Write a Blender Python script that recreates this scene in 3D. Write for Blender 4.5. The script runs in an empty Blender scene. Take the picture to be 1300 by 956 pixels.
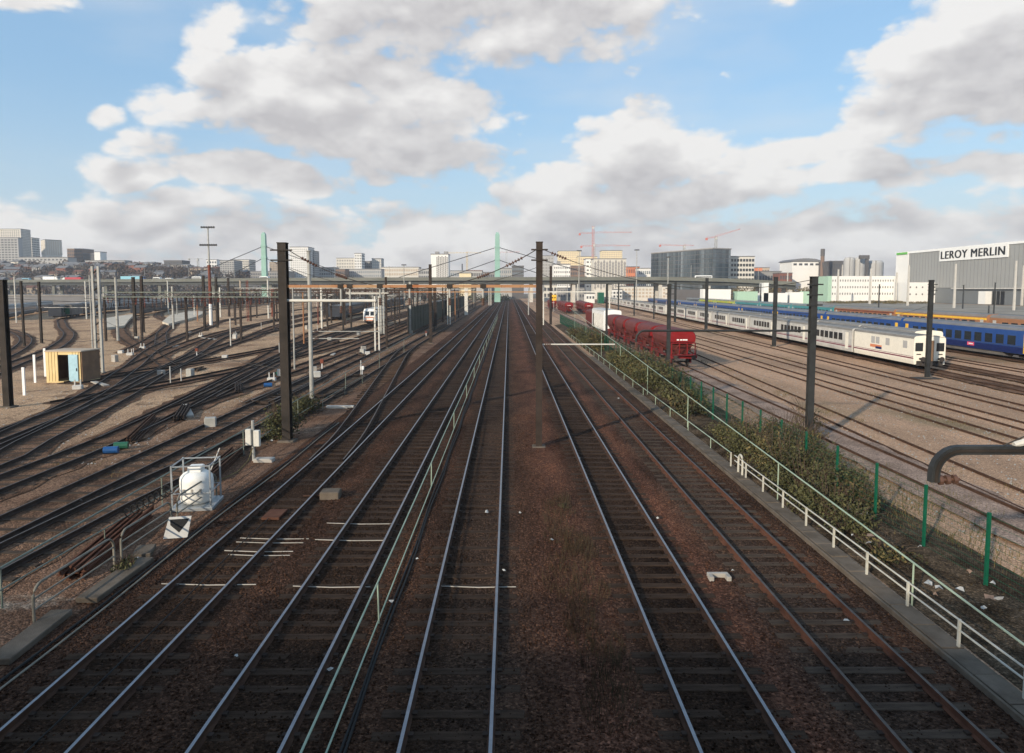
import bpy, math, random
import numpy as np
from math import sin, cos, tan, atan, atan2, pi, radians, sqrt, degrees
from mathutils import Vector
random.seed(7)
SC = bpy.context.scene
COL = SC.collection
# ------------------------------------------------------------------ camera
CZ = 7.75
F = 866.67                      # focal length in photograph pixels (24 mm on a 36 mm sensor)
PITCH = radians(4.289); YAW = radians(0.264)
cam = bpy.data.objects.new('camera', bpy.data.cameras.new('camera'))
COL.objects.link(cam); SC.camera = cam
cam.data.sensor_fit = 'HORIZONTAL'; cam.data.sensor_width = 36; cam.data.lens = 24
cam.data.shift_y = -45/1300
cam.data.clip_start = 0.05; cam.data.clip_end = 9000
cam.location = (0, 0, CZ); cam.rotation_euler = (pi/2 - PITCH, 0, -YAW)

def ray(px, py):
    u = (px-650)/F; v = (433-py)/F
    y = cos(PITCH) + sin(PITCH)*v; z = -sin(PITCH) + cos(PITCH)*v
    return Vector((u*cos(YAW)+y*sin(YAW), -u*sin(YAW)+y*cos(YAW), z))
def G(px, py, z=0.0):           # where the line of sight meets height z
    r = ray(px, py); t = (z-CZ)/r.z
    return Vector((r.x*t, r.y*t, z))
def H(px, py, Y):               # the point of that line of sight at distance Y
    r = ray(px, py); t = Y/r.y
    return Vector((r.x*t, Y, CZ+r.z*t))

# ------------------------------------------------------------------ sky, sun, exposure
SUN_EL, SUN_AZ = radians(19.5), atan2(-0.61, -0.79)      # low sun behind and left of the camera
HAZE = 0.00024
SUN_STRENGTH = 5.0; SKY_STRENGTH = 0.085
vs = SC.view_settings
SC.display_settings.display_device = 'sRGB'
vs.view_transform = 'Standard'; vs.look = 'None'; vs.exposure = 0.08; vs.gamma = 1.0; vs.use_curve_mapping = False
sun = bpy.data.objects.new('sun', bpy.data.lights.new('sun', 'SUN')); COL.objects.link(sun)
sun.data.energy = SUN_STRENGTH; sun.data.angle = radians(1.0); sun.data.color = (1.0, 0.87, 0.69)
sd = Vector((sin(SUN_AZ)*cos(SUN_EL), cos(SUN_AZ)*cos(SUN_EL), sin(SUN_EL)))
sun.rotation_euler = sd.to_track_quat('Z', 'Y').to_euler()
sun.location = sd*200

world = bpy.data.worlds.new('World'); SC.world = world; world.use_nodes = True
def build_world():
    nt = world.node_tree; N = nt.nodes; L = nt.links; N.clear()
    def m(op, a, b=None, c=None, clamp=False):
        n = N.new('ShaderNodeMath'); n.operation = op; n.use_clamp = clamp
        for i, v in enumerate((a, b, c)):
            if v is None: continue
            if isinstance(v, (int, float)): n.inputs[i].default_value = v
            else: L.new(v, n.inputs[i])
        return n.outputs[0]
    def vm(op, a, b=None):
        n = N.new('ShaderNodeVectorMath'); n.operation = op
        for i, v in enumerate((a, b)):
            if v is None: continue
            if isinstance(v, tuple): n.inputs[i].default_value = v
            else: L.new(v, n.inputs[i])
        return n
    def comb(x, y, z):
        n = N.new('ShaderNodeCombineXYZ')
        for i, v in enumerate((x, y, z)):
            if isinstance(v, (int, float)): n.inputs[i].default_value = v
            else: L.new(v, n.inputs[i])
        return n.outputs[0]
    def ramp(x, a, b, smooth=True):
        n = N.new('ShaderNodeMapRange'); n.interpolation_type = 'SMOOTHSTEP' if smooth else 'LINEAR'
        L.new(x, n.inputs[0]); n.inputs[1].default_value = a; n.inputs[2].default_value = b
        return n.outputs[0]
    def mixc(f, a, b):
        n = N.new('ShaderNodeMix'); n.data_type = 'RGBA'
        if isinstance(f, (int, float)): n.inputs[0].default_value = f
        else: L.new(f, n.inputs[0])
        for i, v in ((6, a), (7, b)):
            if isinstance(v, tuple): n.inputs[i].default_value = v
            else: L.new(v, n.inputs[i])
        return n.outputs[2]
    tc = N.new('ShaderNodeTexCoord')
    d = vm('NORMALIZE', tc.outputs['Generated']).outputs[0]
    sep = N.new('ShaderNodeSeparateXYZ'); L.new(d, sep.inputs[0])
    x, y, z = sep.outputs
    az = m('MULTIPLY', m('ARCTAN2', x, y), 180/pi)
    el = m('MULTIPLY', m('ARCSINE', z), 180/pi)
    # cumulus clouds: where they stand over the horizon (azimuth, elevation, half width, half height)
    clouds = [(600, -5, 320, 118, 1.1), (430, 128, 226, 66, 1), (300, 105, 75, 40, 0.8), (258, 45, 46, 63, 0.8), (575, 150, 88, 59, 0.95), (575, 198, 121, 27, 0.85), (140, 150, 34, 22, 0.6), (205, 182, 50, 14, 0.4), (335, 222, 118, 34, 0.95), (190, 214, 110, 18, 0.6), (215, 262, 150, 20, 0.5), (1225, 112, 165, 89, 1), (1285, 35, 132, 85, 1), (1110, 165, 82, 41, 0.9), (828, 186, 97, 57, 1), (750, 240, 116, 39, 0.9), (890, 245, 143, 34, 0.85), (1010, 203, 88, 30, 0.85), (1255, 215, 99, 30, 0.85), (30, 8, 66, 32, 0.75), (15, 278, 110, 23, 0.8), (985, 18, 33, 16, 0.3), (500, 285, 198, 34, 0.75), (1090, 235, 132, 27, 0.75), (700, 290, 187, 25, 0.7)]
    def cen(px, py):
        r = ray(px, py).normalized()
        return degrees(atan2(r.x, r.y)), degrees(math.asin(r.z))
    def density(daz, de, detail, best=None, cells=((3.6, .52), (8.5, .30), (19, .15))):
        given = best
        a2 = m('ADD', az, daz); e2 = m('ADD', el, de)
        # warp so outlines billow
        p = comb(m('MULTIPLY', a2, 0.060), m('MULTIPLY', e2, 0.105), 3.7)
        nw = N.new('ShaderNodeTexNoise'); nw.inputs['Scale'].default_value = 1.3; nw.inputs['Detail'].default_value = 2
        L.new(p, nw.inputs['Vector'])
        w = vm('SCALE', vm('SUBTRACT', nw.outputs['Color'], (.5, .5, .5)).outputs[0]); w.inputs[3].default_value = 7.0
        pos = vm('ADD', comb(a2, e2, 0.0), w.outputs[0]).outputs[0]
        pos = vm('MULTIPLY', pos, (1, 1, 0)).outputs[0]
        best = given
        for (cx, cy, rx, ry, wt) in (clouds if given is None else []):
            a0, e0 = cen(cx, cy); a1, _ = cen(cx+rx, cy); am, _ = cen(cx-rx, cy)
            _, e1 = cen(cx, cy-ry); ra = (a1-am)/2; re = abs(e1-e0)
            q = vm('SUBTRACT', pos, (a0, e0, 0)).outputs[0]
            q = vm('MULTIPLY', q, (1/ra, 1/re, 0)).outputs[0]
            dd = vm('DOT_PRODUCT', q, q).outputs['Value']
            s = m('MULTIPLY_ADD', dd, -wt, wt)
            best = s if best is None else m('SMOOTH_MAX', best, s, 0.25)
        if given is None:
            # a general broken field: thick near the horizon, scattered high up and behind
            low = m('MULTIPLY_ADD', ramp(e2, 3.0, 10.0), -1.5, 0.80)
            best = m('SMOOTH_MAX', best, low, 0.3)
            back = m('MULTIPLY_ADD', ramp(m('ABSOLUTE', a2), 44, 60), 0.9, -1.0)
            best = m('SMOOTH_MAX', best, back, 0.25)
        n1 = N.new('ShaderNodeTexNoise'); n1.inputs['Scale'].default_value = 2.6
        n1.inputs['Detail'].default_value = detail; n1.inputs['Roughness'].default_value = 0.55
        L.new(p, n1.inputs['Vector'])
        f = m('MULTIPLY_ADD', n1.outputs[0], 2.0, -1.05)
        # rounded heads: distance cells of two sizes, warped by the noise
        wp = vm('SCALE', vm('SUBTRACT', n1.outputs['Color'], (.5, .5, .5)).outputs[0]); wp.inputs[3].default_value = 0.22
        pw = vm('ADD', p, wp.outputs[0]).outputs[0]
        for sc, amp in cells:
            v = N.new('ShaderNodeTexVoronoi'); v.feature = 'F1'; v.inputs['Scale'].default_value = sc
            L.new(pw, v.inputs['Vector'])
            f = m('ADD', f, m('MULTIPLY_ADD', v.outputs['Distance'], -amp*1.6, amp*.72))
        return m('ADD', m('MINIMUM', best, .85), f), best
    D0, B0 = density(0.0, 0.0, 8)
    D1, _ = density(-0.55, 1.05, 4, B0, ((3.6, .52), (8.5, .30)))                    # a little nearer the light: heads are bright, undersides grey
    D2, _ = density(-0.8, 3.6, 2, None, ())                      # the bulk of the cloud overhead
    cover = ramp(D0, -0.23, 0.33)
    emboss = m('MULTIPLY_ADD', m('SUBTRACT', D1, D0), 0.6, 0.0)
    bulk = ramp(D2, -0.5, 1.0)
    sh = m('ADD', m('MULTIPLY_ADD', bulk, 0.80, -0.02), emboss, clamp=True)
    ccol = mixc(sh, (0.88, 0.86, 0.835, 1), (0.54, 0.52, 0.525, 1))
    sky = N.new('ShaderNodeTexSky'); sky.sky_type = 'NISHITA'; sky.sun_disc = False
    sky.sun_elevation = SUN_EL; sky.sun_rotation = SUN_AZ; sky.air_density = 1.3; sky.dust_density = 0.6; sky.ozone_density = 2.0; sky.altitude = 50
    sk = vm('MULTIPLY', sky.outputs[0], (2.0, 2.0, 2.0))
    haze = ramp(el, 16, -1)
    skyc = mixc(m('MULTIPLY', haze, .6), mixc(.62, sk.outputs[0], (3.3, 6.0, 9.4, 1)), (7.4, 8.6, 9.3, 1))
    nv = N.new('ShaderNodeTexNoise'); nv.inputs['Scale'].default_value = 1.1; nv.inputs['Detail'].default_value = 5
    L.new(comb(m('MULTIPLY', az, 0.05), m('MULTIPLY', el, 0.16), 8.0), nv.inputs['Vector'])
    skyc = mixc(m('MULTIPLY', ramp(nv.outputs[0], .42, .75), .38), skyc, (8.6, 8.9, 9.2, 1))      # thin high veil
    cl = vm('SCALE', ccol); cl.inputs[3].default_value = 1/SKY_STRENGTH
    out = mixc(m('MULTIPLY', cover, 0.96), skyc, cl.outputs[0])
    bg = N.new('ShaderNodeBackground'); bg.inputs['Strength'].default_value = SKY_STRENGTH
    L.new(out, bg.inputs['Color'])
    wo = N.new('ShaderNodeOutputWorld'); L.new(bg.outputs[0], wo.inputs['Surface'])
build_world()
try:
    world.cycles.sampling_method = 'MANUAL'; world.cycles.sample_map_resolution = 512
    SC.cycles.max_bounces = 5; SC.cycles.diffuse_bounces = 2; SC.cycles.glossy_bounces = 3; SC.cycles.transmission_bounces = 2
    SC.cycles.use_adaptive_sampling = True; SC.cycles.adaptive_threshold = 0.02
    SC.cycles.use_denoising = True
    SC.render.use_persistent_data = False
except Exception: pass

# ------------------------------------------------------------------ materials
def mat(name, c, rough=.7, metal=0., var=.18, scale=3., bump=0., bscale=40., c2=None, detail=4, spec=.22, stretch=None):
    mt = bpy.data.materials.new(name); mt.use_nodes = True
    nt = mt.node_tree; N = nt.nodes; L = nt.links; b = N['Principled BSDF']
    b.inputs['Roughness'].default_value = rough; b.inputs['Metallic'].default_value = metal
    if spec is not None: b.inputs['Specular IOR Level'].default_value = spec
    tc = N.new('ShaderNodeTexCoord'); src = tc.outputs['Object']
    if stretch:
        mp = N.new('ShaderNodeMapping'); mp.inputs['Scale'].default_value = stretch; L.new(src, mp.inputs[0]); src = mp.outputs[0]
    n = N.new('ShaderNodeTexNoise'); n.inputs['Scale'].default_value = scale; n.inputs['Detail'].default_value = detail
    n.inputs['Roughness'].default_value = .65; L.new(src, n.inputs['Vector'])
    r = N.new('ShaderNodeValToRGB'); L.new(n.outputs[0], r.inputs[0])
    if c2 is None:
        lo = [v*(1-var) for v in c]; hi = [min(1, v*(1+var)) for v in c]
    else: lo, hi = c, c2
    r.color_ramp.elements[0].position = .32; r.color_ramp.elements[1].position = .68
    r.color_ramp.elements[0].color = (*lo, 1); r.color_ramp.elements[1].color = (*hi, 1)
    L.new(r.outputs[0], b.inputs['Base Color'])
    if bump:
        n2 = N.new('ShaderNodeTexNoise'); n2.inputs['Scale'].default_value = bscale; n2.inputs['Detail'].default_value = 3; L.new(src, n2.inputs['Vector'])
        bp = N.new('ShaderNodeBump'); bp.inputs['Strength'].default_value = bump; bp.inputs['Distance'].default_value = .05
        L.new(n2.outputs[0], bp.inputs['Height']); L.new(bp.outputs[0], b.inputs['Normal'])
    return mt

def ground_mat(name, kind):
    mt = bpy.data.materials.new(name); mt.use_nodes = True
    nt = mt.node_tree; N = nt.nodes; L = nt.links; b = N['Principled BSDF']
    b.inputs['Roughness'].default_value = .95; b.inputs['Specular IOR Level'].default_value = .05
    geo = N.new('ShaderNodeNewGeometry'); pos = geo.outputs['Position']
    def noise(scale, detail=5, sc=None, rough=.6):
        src = pos
        if sc:
            mp = N.new('ShaderNodeMapping'); mp.inputs['Scale'].default_value = sc; L.new(pos, mp.inputs[0]); src = mp.outputs[0]
        n = N.new('ShaderNodeTexNoise'); n.inputs['Scale'].default_value = scale; n.inputs['Detail'].default_value = detail
        n.inputs['Roughness'].default_value = rough; L.new(src, n.inputs['Vector']); return n.outputs[0]
    def ramp(x, stops):
        r = N.new('ShaderNodeValToRGB'); L.new(x, r.inputs[0]); e = r.color_ramp.elements
        while len(e) < len(stops): e.new(.5)
        for i, (p, c) in enumerate(stops): e[i].position = p; e[i].color = (*c, 1) if len(c) == 3 else c
        return r.outputs[0]
    def rng(x, a, b_):
        n = N.new('ShaderNodeMapRange'); n.interpolation_type = 'SMOOTHSTEP'; L.new(x, n.inputs[0])
        n.inputs[1].default_value = a; n.inputs[2].default_value = b_; return n.outputs[0]
    def mix(f, a, c, bt='MIX'):
        n = N.new('ShaderNodeMix'); n.data_type = 'RGBA'; n.blend_type = bt
        if isinstance(f, (int, float)): n.inputs[0].default_value = f
        else: L.new(f, n.inputs[0])
        for i, v in ((6, a), (7, c)):
            if isinstance(v, tuple): n.inputs[i].default_value = (*v, 1)
            else: L.new(v, n.inputs[i])
        return n.outputs[2]
    def mul(a, c):
        n = N.new('ShaderNodeMath'); n.operation = 'MULTIPLY'; L.new(a, n.inputs[0])
        if isinstance(c, (int, float)): n.inputs[1].default_value = c
        else: L.new(c, n.inputs[1])
        return n.outputs[0]
    vo = N.new('ShaderNodeTexVoronoi'); vo.inputs['Scale'].default_value = 21; L.new(pos, vo.inputs['Vector'])
    sp = N.new('ShaderNodeSeparateXYZ'); L.new(pos, sp.inputs[0])
    vs_ = N.new('ShaderNodeSeparateColor'); L.new(vo.outputs['Color'], vs_.inputs[0])
    stone = vs_.outputs[0]
    if kind == 'ballast':
        r1 = rng(sp.outputs[0], -11.0, 9.6)
        n = N.new('ShaderNodeMapRange'); L.new(sp.outputs[0], n.inputs[0]); n.inputs[1].default_value = -11; n.inputs[2].default_value = 9.5
        def px(x): return (x+11)/20.5
        dk = (.036, .022, .015); br = (.074, .041, .028); rd = (.122, .060, .041); gy = (.064, .042, .031)
        col = ramp(n.outputs[0], [(px(-10.8), br), (px(-9.4), br), (px(-8.6), dk), (px(-7.4), dk), (px(-6.3), br), (px(-5.2), dk), (px(-3.9), dk), (px(-2.8), br),
                                  (px(-1.7), dk), (px(-.4), gy), (px(.5), br), (px(1.9), rd), (px(2.7), br), (px(3.3), dk), (px(4.5), dk), (px(5.3), rd), (px(6.2), gy), (px(7.3), gy), (px(8.4), br), (px(9.4), gy)])
        big = ramp(noise(.55, 5, (1, .35, 1)), [(.3, (.45, .45, .45)), (.5, (.95, .93, .9)), (.72, (1.45, 1.32, 1.2))])
        col = mix(1.0, col, big, 'MULTIPLY')
        st = ramp(stone, [(0, (.45, .43, .42)), (.6, (.95, .92, .9)), (.9, (1.4, 1.37, 1.34)), (1, (2.2, 2.1, 2.0))])
        col = mix(1.0, col, st, 'MULTIPLY')
    elif kind == 'left':
        br = (.125, .072, .047); tan_ = (.46, .315, .20); rd = (.19, .115, .078)
        col = mix(rng(noise(.35, 5), .38, .62), br, rd)
        far = mul(rng(sp.outputs[1], 20, 50), rng(sp.outputs[0], -12, -24))
        f = mul(far, rng(noise(.13, 6, (1, .6, 1)), .24, .56))
        col = mix(f, col, tan_)
        col = mix(mul(rng(noise(.7, 6), .55, .70), .75), col, (.075, .052, .040))
        col = mix(mul(rng(noise(.32, 7, (1, .7, 1), .7), .54, .66), .7), col, (.13, .085, .06))
        col = mix(mul(rng(noise(.22, 7, (.6, 1, 1), .7), .60, .70), .8), col, (.42, .335, .255))
        col = mix(mul(rng(noise(2.2, 6, None, .75), .60, .72), .8), col, (.055, .04, .032))
        st = ramp(stone, [(0, (.5, .48, .46)), (.6, (1, .98, .96)), (1, (1.7, 1.65, 1.6))])
        col = mix(1.0, col, st, 'MULTIPLY')
    elif kind == 'right':
        a = (.47, .305, .20); c = (.32, .21, .138)
        col = mix(rng(noise(.16, 6, (1, .25, 1)), .36, .66), a, c)
        col = mix(mul(rng(noise(1.3, 5), .58, .72), .6), col, (.16, .12, .095))
        col = mix(mul(rng(noise(.09, 4, (1, .4, 1)), .57, .68), .5), col, (.14, .13, .07))
        col = mix(mul(rng(noise(.5, 7, (2.2, .16, 1), .7), .55, .70), .5), col, (.20, .14, .105))
        col = mix(mul(rng(noise(3.2, 5, None, .75), .62, .72), .7), col, (.10, .075, .058))
        st = ramp(stone, [(0, (.65, .63, .62)), (.6, (1, .99, .98)), (1, (1.45, 1.42, 1.4))])
        col = mix(1.0, col, st, 'MULTIPLY')
    elif kind == 'bed':
        col = mix(rng(noise(.5, 5), .38, .62), (.088, .054, .037), (.20, .122, .080))
        st = ramp(stone, [(0, (.55, .53, .52)), (.7, (1, .98, .96)), (1, (1.9, 1.8, 1.7))])
        col = mix(1.0, col, st, 'MULTIPLY')
    elif kind == 'tanbed':
        col = mix(rng(noise(.35, 5), .35, .62), (.22, .16, .125), (.35, .26, .21))
        st = ramp(stone, [(0, (.6, .58, .57)), (.7, (1, .98, .96)), (1, (1.5, 1.45, 1.4))])
        col = mix(1.0, col, st, 'MULTIPLY')
    elif kind == 'asphalt':
        col = mix(rng(noise(.05, 5), .4, .6), (.24, .215, .18), (.32, .285, .235))
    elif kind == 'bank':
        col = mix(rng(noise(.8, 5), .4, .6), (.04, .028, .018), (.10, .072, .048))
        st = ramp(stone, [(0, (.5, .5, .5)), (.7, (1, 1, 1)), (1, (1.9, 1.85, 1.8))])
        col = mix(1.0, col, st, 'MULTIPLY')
    else:
        col = mix(rng(noise(.03, 6), .4, .6), (.13, .11, .085), (.22, .18, .14))
    L.new(col, b.inputs['Base Color'])
    if kind in ('ballast', 'bed', 'bank', 'left', 'right', 'tanbed'):
        bp = N.new('ShaderNodeBump'); bp.inputs['Strength'].default_value = .9 if kind in ('ballast', 'bed') else .5
        bp.inputs['Distance'].default_value = .04
        inv = N.new('ShaderNodeMath'); inv.operation = 'SUBTRACT'; inv.inputs[0].default_value = 1; L.new(vo.outputs['Distance'], inv.inputs[1])
        L.new(inv.outputs[0], bp.inputs['Height']); L.new(bp.outputs[0], b.inputs['Normal'])
    return mt

MT = {}
def m_(key, *a, **k): MT[key] = mat(key, *a, **k); return MT[key]
for k in ('ballast', 'left', 'right', 'bed', 'tanbed', 'asphalt', 'bank', 'earth'): MT['g_'+k] = ground_mat(k+'_ground', k)
m_('rail_steel', (.27, .27, .285), rough=.42, metal=.8, var=.12, scale=6)
m_('rail_dull', (.085, .068, .058), rough=.5, metal=.35, var=.3, scale=6)
m_('rail_rust', (.045, .027, .020), spec=.08, rough=.85, c2=(.085, .048, .033), scale=2.5)
m_('rail_dark', (.030, .024, .021), spec=.08, rough=.8, c2=(.060, .042, .034), scale=2.5)
m_('sleeper', (.026, .017, .012), spec=.08, rough=.9, c2=(.066, .043, .030), scale=1.6, bump=.6, bscale=18, stretch=(1, 6, 6))
m_('sleeper_old', (.045, .032, .024), spec=.08, rough=.9, c2=(.095, .070, .053), scale=1.6, bump=.6, bscale=18, stretch=(1, 6, 6))
m_('mast_dark', (.016, .013, .011), rough=.7, c2=(.042, .033, .027), scale=1.2)
m_('mast_brown', (.022, .016, .013), rough=.75, c2=(.05, .036, .029), scale=1.2)
m_('mast_slate', (.018, .019, .020), rough=.6, c2=(.040, .042, .042), scale=1.2)
m_('mast_grey', (.26, .26, .24), rough=.6, c2=(.42, .41, .38), scale=1.0)
m_('mast_pale', (.50, .48, .43), rough=.65, c2=(.66, .64, .58), scale=1.0)
m_('rust_beam', (.30, .11, .045), rough=.8, c2=(.36, .22, .12), scale=.35)
m_('rust_red', (.20, .055, .032), rough=.8, c2=(.12, .045, .033), scale=.8)
m_('insulator', (.10, .055, .04), rough=.3)
m_('wire', (.05, .045, .04), rough=.6)
m_('concrete', (.28, .26, .23), rough=.85, c2=(.42, .39, .35), scale=1.3, bump=.2)
m_('concrete_dark', (.085, .068, .052), spec=.08, rough=.85, c2=(.16, .132, .105), scale=1.3, bump=.2)
m_('concrete_pale', (.50, .475, .43), rough=.85, var=.12, scale=.4)
m_('rail_green', (.25, .33, .25), rough=.5, c2=(.36, .43, .33), scale=1.5)
m_('rail_white', (.54, .53, .48), rough=.5, c2=(.40, .38, .31), scale=2.2)
m_('rail_aged', (.115, .14, .11), rough=.6, c2=(.20, .225, .19), scale=2)
m_('rail_brown', (.14, .13, .105), rough=.6, c2=(.24, .22, .18), scale=2)
m_('fence_green', (.006, .085, .048), rough=.45, var=.2)
m_('white', (.78, .78, .76), rough=.45, var=.05, scale=1)
m_('white_dirty', (.40, .39, .365), rough=.6, c2=(.56, .545, .51), scale=.9)
m_('cream', (.76, .72, .62), rough=.5, var=.06)
m_('train_roof', (.15, .14, .125), rough=.6, c2=(.25, .23, .205), scale=.5)
m_('stripe', (.16, .012, .045), rough=.4, var=.05)
m_('glass', (.022, .026, .030), rough=.12, var=.3, scale=.8, spec=.6)
m_('glass_blue', (.09, .12, .15), rough=.15, c2=(.04, .05, .06), scale=.15, spec=.6)
m_('glass_pale', (.24, .27, .30), rough=.15, c2=(.14, .17, .19), scale=.2, spec=.6)
m_('black', (.012, .012, .012), rough=.7)
m_('under', (.028, .025, .023), rough=.8, c2=(.06, .05, .045), scale=2)
m_('underframe_grey', (.10, .095, .09), rough=.7, c2=(.17, .155, .14), scale=1)
m_('blue', (.026, .075, .24), rough=.4, c2=(.017, .06, .23), scale=.6)
m_('navy', (.010, .020, .095), rough=.4, var=.2)
m_('coach_roof', (.15, .15, .145), rough=.6, c2=(.22, .215, .20), scale=.4)
m_('teal', (.05, .20, .24), rough=.45, c2=(.06, .26, .27), scale=.25)
m_('orange', (.36, .165, .075), rough=.5, c2=(.26, .13, .075), scale=.4)
m_('yellow', (.78, .46, .05), rough=.45, var=.12)
m_('lime', (.25, .45, .06), rough=.5, c2=(.55, .42, .05), scale=.3)
m_('coach_dark', (.028, .032, .042), rough=.45, c2=(.05, .055, .065), scale=.3)
m_('red', (.23, .012, .014), rough=.45, c2=(.17, .012, .013), scale=1.2)
m_('red_dusty', (.105, .027, .024), rough=.7, c2=(.15, .040, .035), scale=.7)
m_('red_dark', (.085, .015, .014), rough=.7, c2=(.13, .02, .019), scale=1)
m_('pylon', (.25, .42, .36), rough=.55, var=.08, scale=.2)
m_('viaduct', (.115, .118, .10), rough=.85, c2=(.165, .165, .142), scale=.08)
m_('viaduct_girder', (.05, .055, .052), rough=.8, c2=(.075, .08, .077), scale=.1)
m_('shed', (.60, .45, .21), rough=.6, c2=(.70, .55, .29), scale=1.2)
m_('shed_side', (.16, .10, .065), rough=.8, c2=(.24, .15, .09), scale=1.5)
m_('shed_door', (.34, .52, .60), rough=.55, var=.1)
m_('leaf', (.036, .042, .016), rough=.8, c2=(.105, .098, .046), scale=1.6, spec=.2)
m_('leaf_dry', (.10, .078, .035), rough=.9, c2=(.17, .135, .06), scale=1.4, spec=.1)
m_('leaf_dark', (.026, .031, .013), rough=.85, c2=(.07, .068, .032), scale=1.6, spec=.2)
m_('weed', (.040, .030, .018), rough=.95, c2=(.075, .056, .034), scale=1.5, spec=.1)
m_('twig', (.055, .038, .028), rough=.95, c2=(.11, .078, .058), scale=.6, spec=.1)
m_('wood_brown', (.066, .050, .042), rough=.95, c2=(.125, .098, .082), scale=.05, spec=.1)
m_('crane_red', (.50, .17, .14), rough=.5); m_('crane_yellow', (.60, .42, .12), rough=.5)
m_('blue_plastic', (.015, .075, .22), rough=.4); m_('green_plastic', (.02, .10, .06), rough=.4)
m_('tank', (.82, .81, .77), rough=.4, c2=(.70, .69, .64), scale=2.2)
m_('galv', (.33, .35, .36), rough=.45, metal=.4, var=.2, scale=3)
m_('b_pale', (.60, .57, .51), rough=.8, var=.07, scale=.06); m_('b_white', (.74, .73, .70), rough=.8, var=.05, scale=.06)
m_('b_grey', (.40, .395, .385), rough=.8, var=.08, scale=.06); m_('b_mid', (.27, .26, .25), rough=.8, var=.08, scale=.06)
m_('b_dark', (.105, .10, .10), rough=.7, var=.12, scale=.06); m_('b_tan', (.46, .37, .28), rough=.8, var=.08, scale=.06)
m_('b_yellow', (.70, .60, .40), rough=.8, var=.06, scale=.06); m_('b_brick', (.21, .09, .065), rough=.85, var=.15, scale=.2)
m_('b_brown', (.20, .14, .11), rough=.85, var=.12, scale=.1); m_('b_orange', (.62, .22, .11), rough=.7, var=.08, scale=.06)
m_('roof_slate', (.16, .16, .165), rough=.7, var=.1, scale=.1); m_('roof_red', (.15, .075, .055), rough=.8, var=.15, scale=.1)
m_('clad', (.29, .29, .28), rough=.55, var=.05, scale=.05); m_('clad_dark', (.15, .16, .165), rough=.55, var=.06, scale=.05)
m_('window_far', (.085, .09, .10), rough=.25, var=.3, scale=.1); m_('green_trim', (.12, .42, .06), rough=.5)
m_('lamp_head', (.06, .06, .06), rough=.5); m_('mint', (.36, .52, .40), rough=.6)
m_('litter', (.40, .40, .385), rough=.8)
m_('truck_blue', (.22, .46, .56), rough=.45); m_('truck_red', (.40, .04, .05), rough=.5)

def curtain_mat(name, cell, stops):
    """glazing whose panes differ a little from one another"""
    mt = bpy.data.materials.new(name); mt.use_nodes = True; nt = mt.node_tree; N = nt.nodes; L = nt.links; b = N['Principled BSDF']
    tc = N.new('ShaderNodeTexCoord'); d = N.new('ShaderNodeVectorMath'); d.operation = 'DIVIDE'; L.new(tc.outputs['Object'], d.inputs[0]); d.inputs[1].default_value = cell
    fl = N.new('ShaderNodeVectorMath'); fl.operation = 'FLOOR'; L.new(d.outputs[0], fl.inputs[0])
    w = N.new('ShaderNodeTexWhiteNoise'); L.new(fl.outputs[0], w.inputs['Vector']); r = N.new('ShaderNodeValToRGB'); L.new(w.outputs['Value'], r.inputs[0]); e = r.color_ramp.elements
    while len(e) < len(stops): e.new(.5)
    for i, (p, c) in enumerate(stops): e[i].position = p; e[i].color = (*c, 1)
    L.new(r.outputs[0], b.inputs['Base Color']); b.inputs['Roughness'].default_value = .06; b.inputs['Specular IOR Level'].default_value = .9
    MT[name] = mt
curtain_mat('curtain_glass', (1.9, 3, 60), [(0, (.022, .032, .040)), (.5, (.045, .062, .072)), (.85, (.09, .115, .13)), (1, (.22, .25, .27))])
m_('rail_red', (.070, .032, .021), spec=.08, rough=.85, c2=(.125, .058, .038), scale=2.5)
m_('screen', (.055, .058, .040), rough=.8, c2=(.085, .085, .06), scale=.4)
m_('pink', (.62, .08, .16), rough=.5)
m_('sand', (.44, .38, .30), rough=.95, c2=(.56, .50, .41), scale=.3)
m_('leaf_olive', (.058, .062, .025), rough=.8, c2=(.118, .110, .048), scale=2.2, spec=.2)

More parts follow.
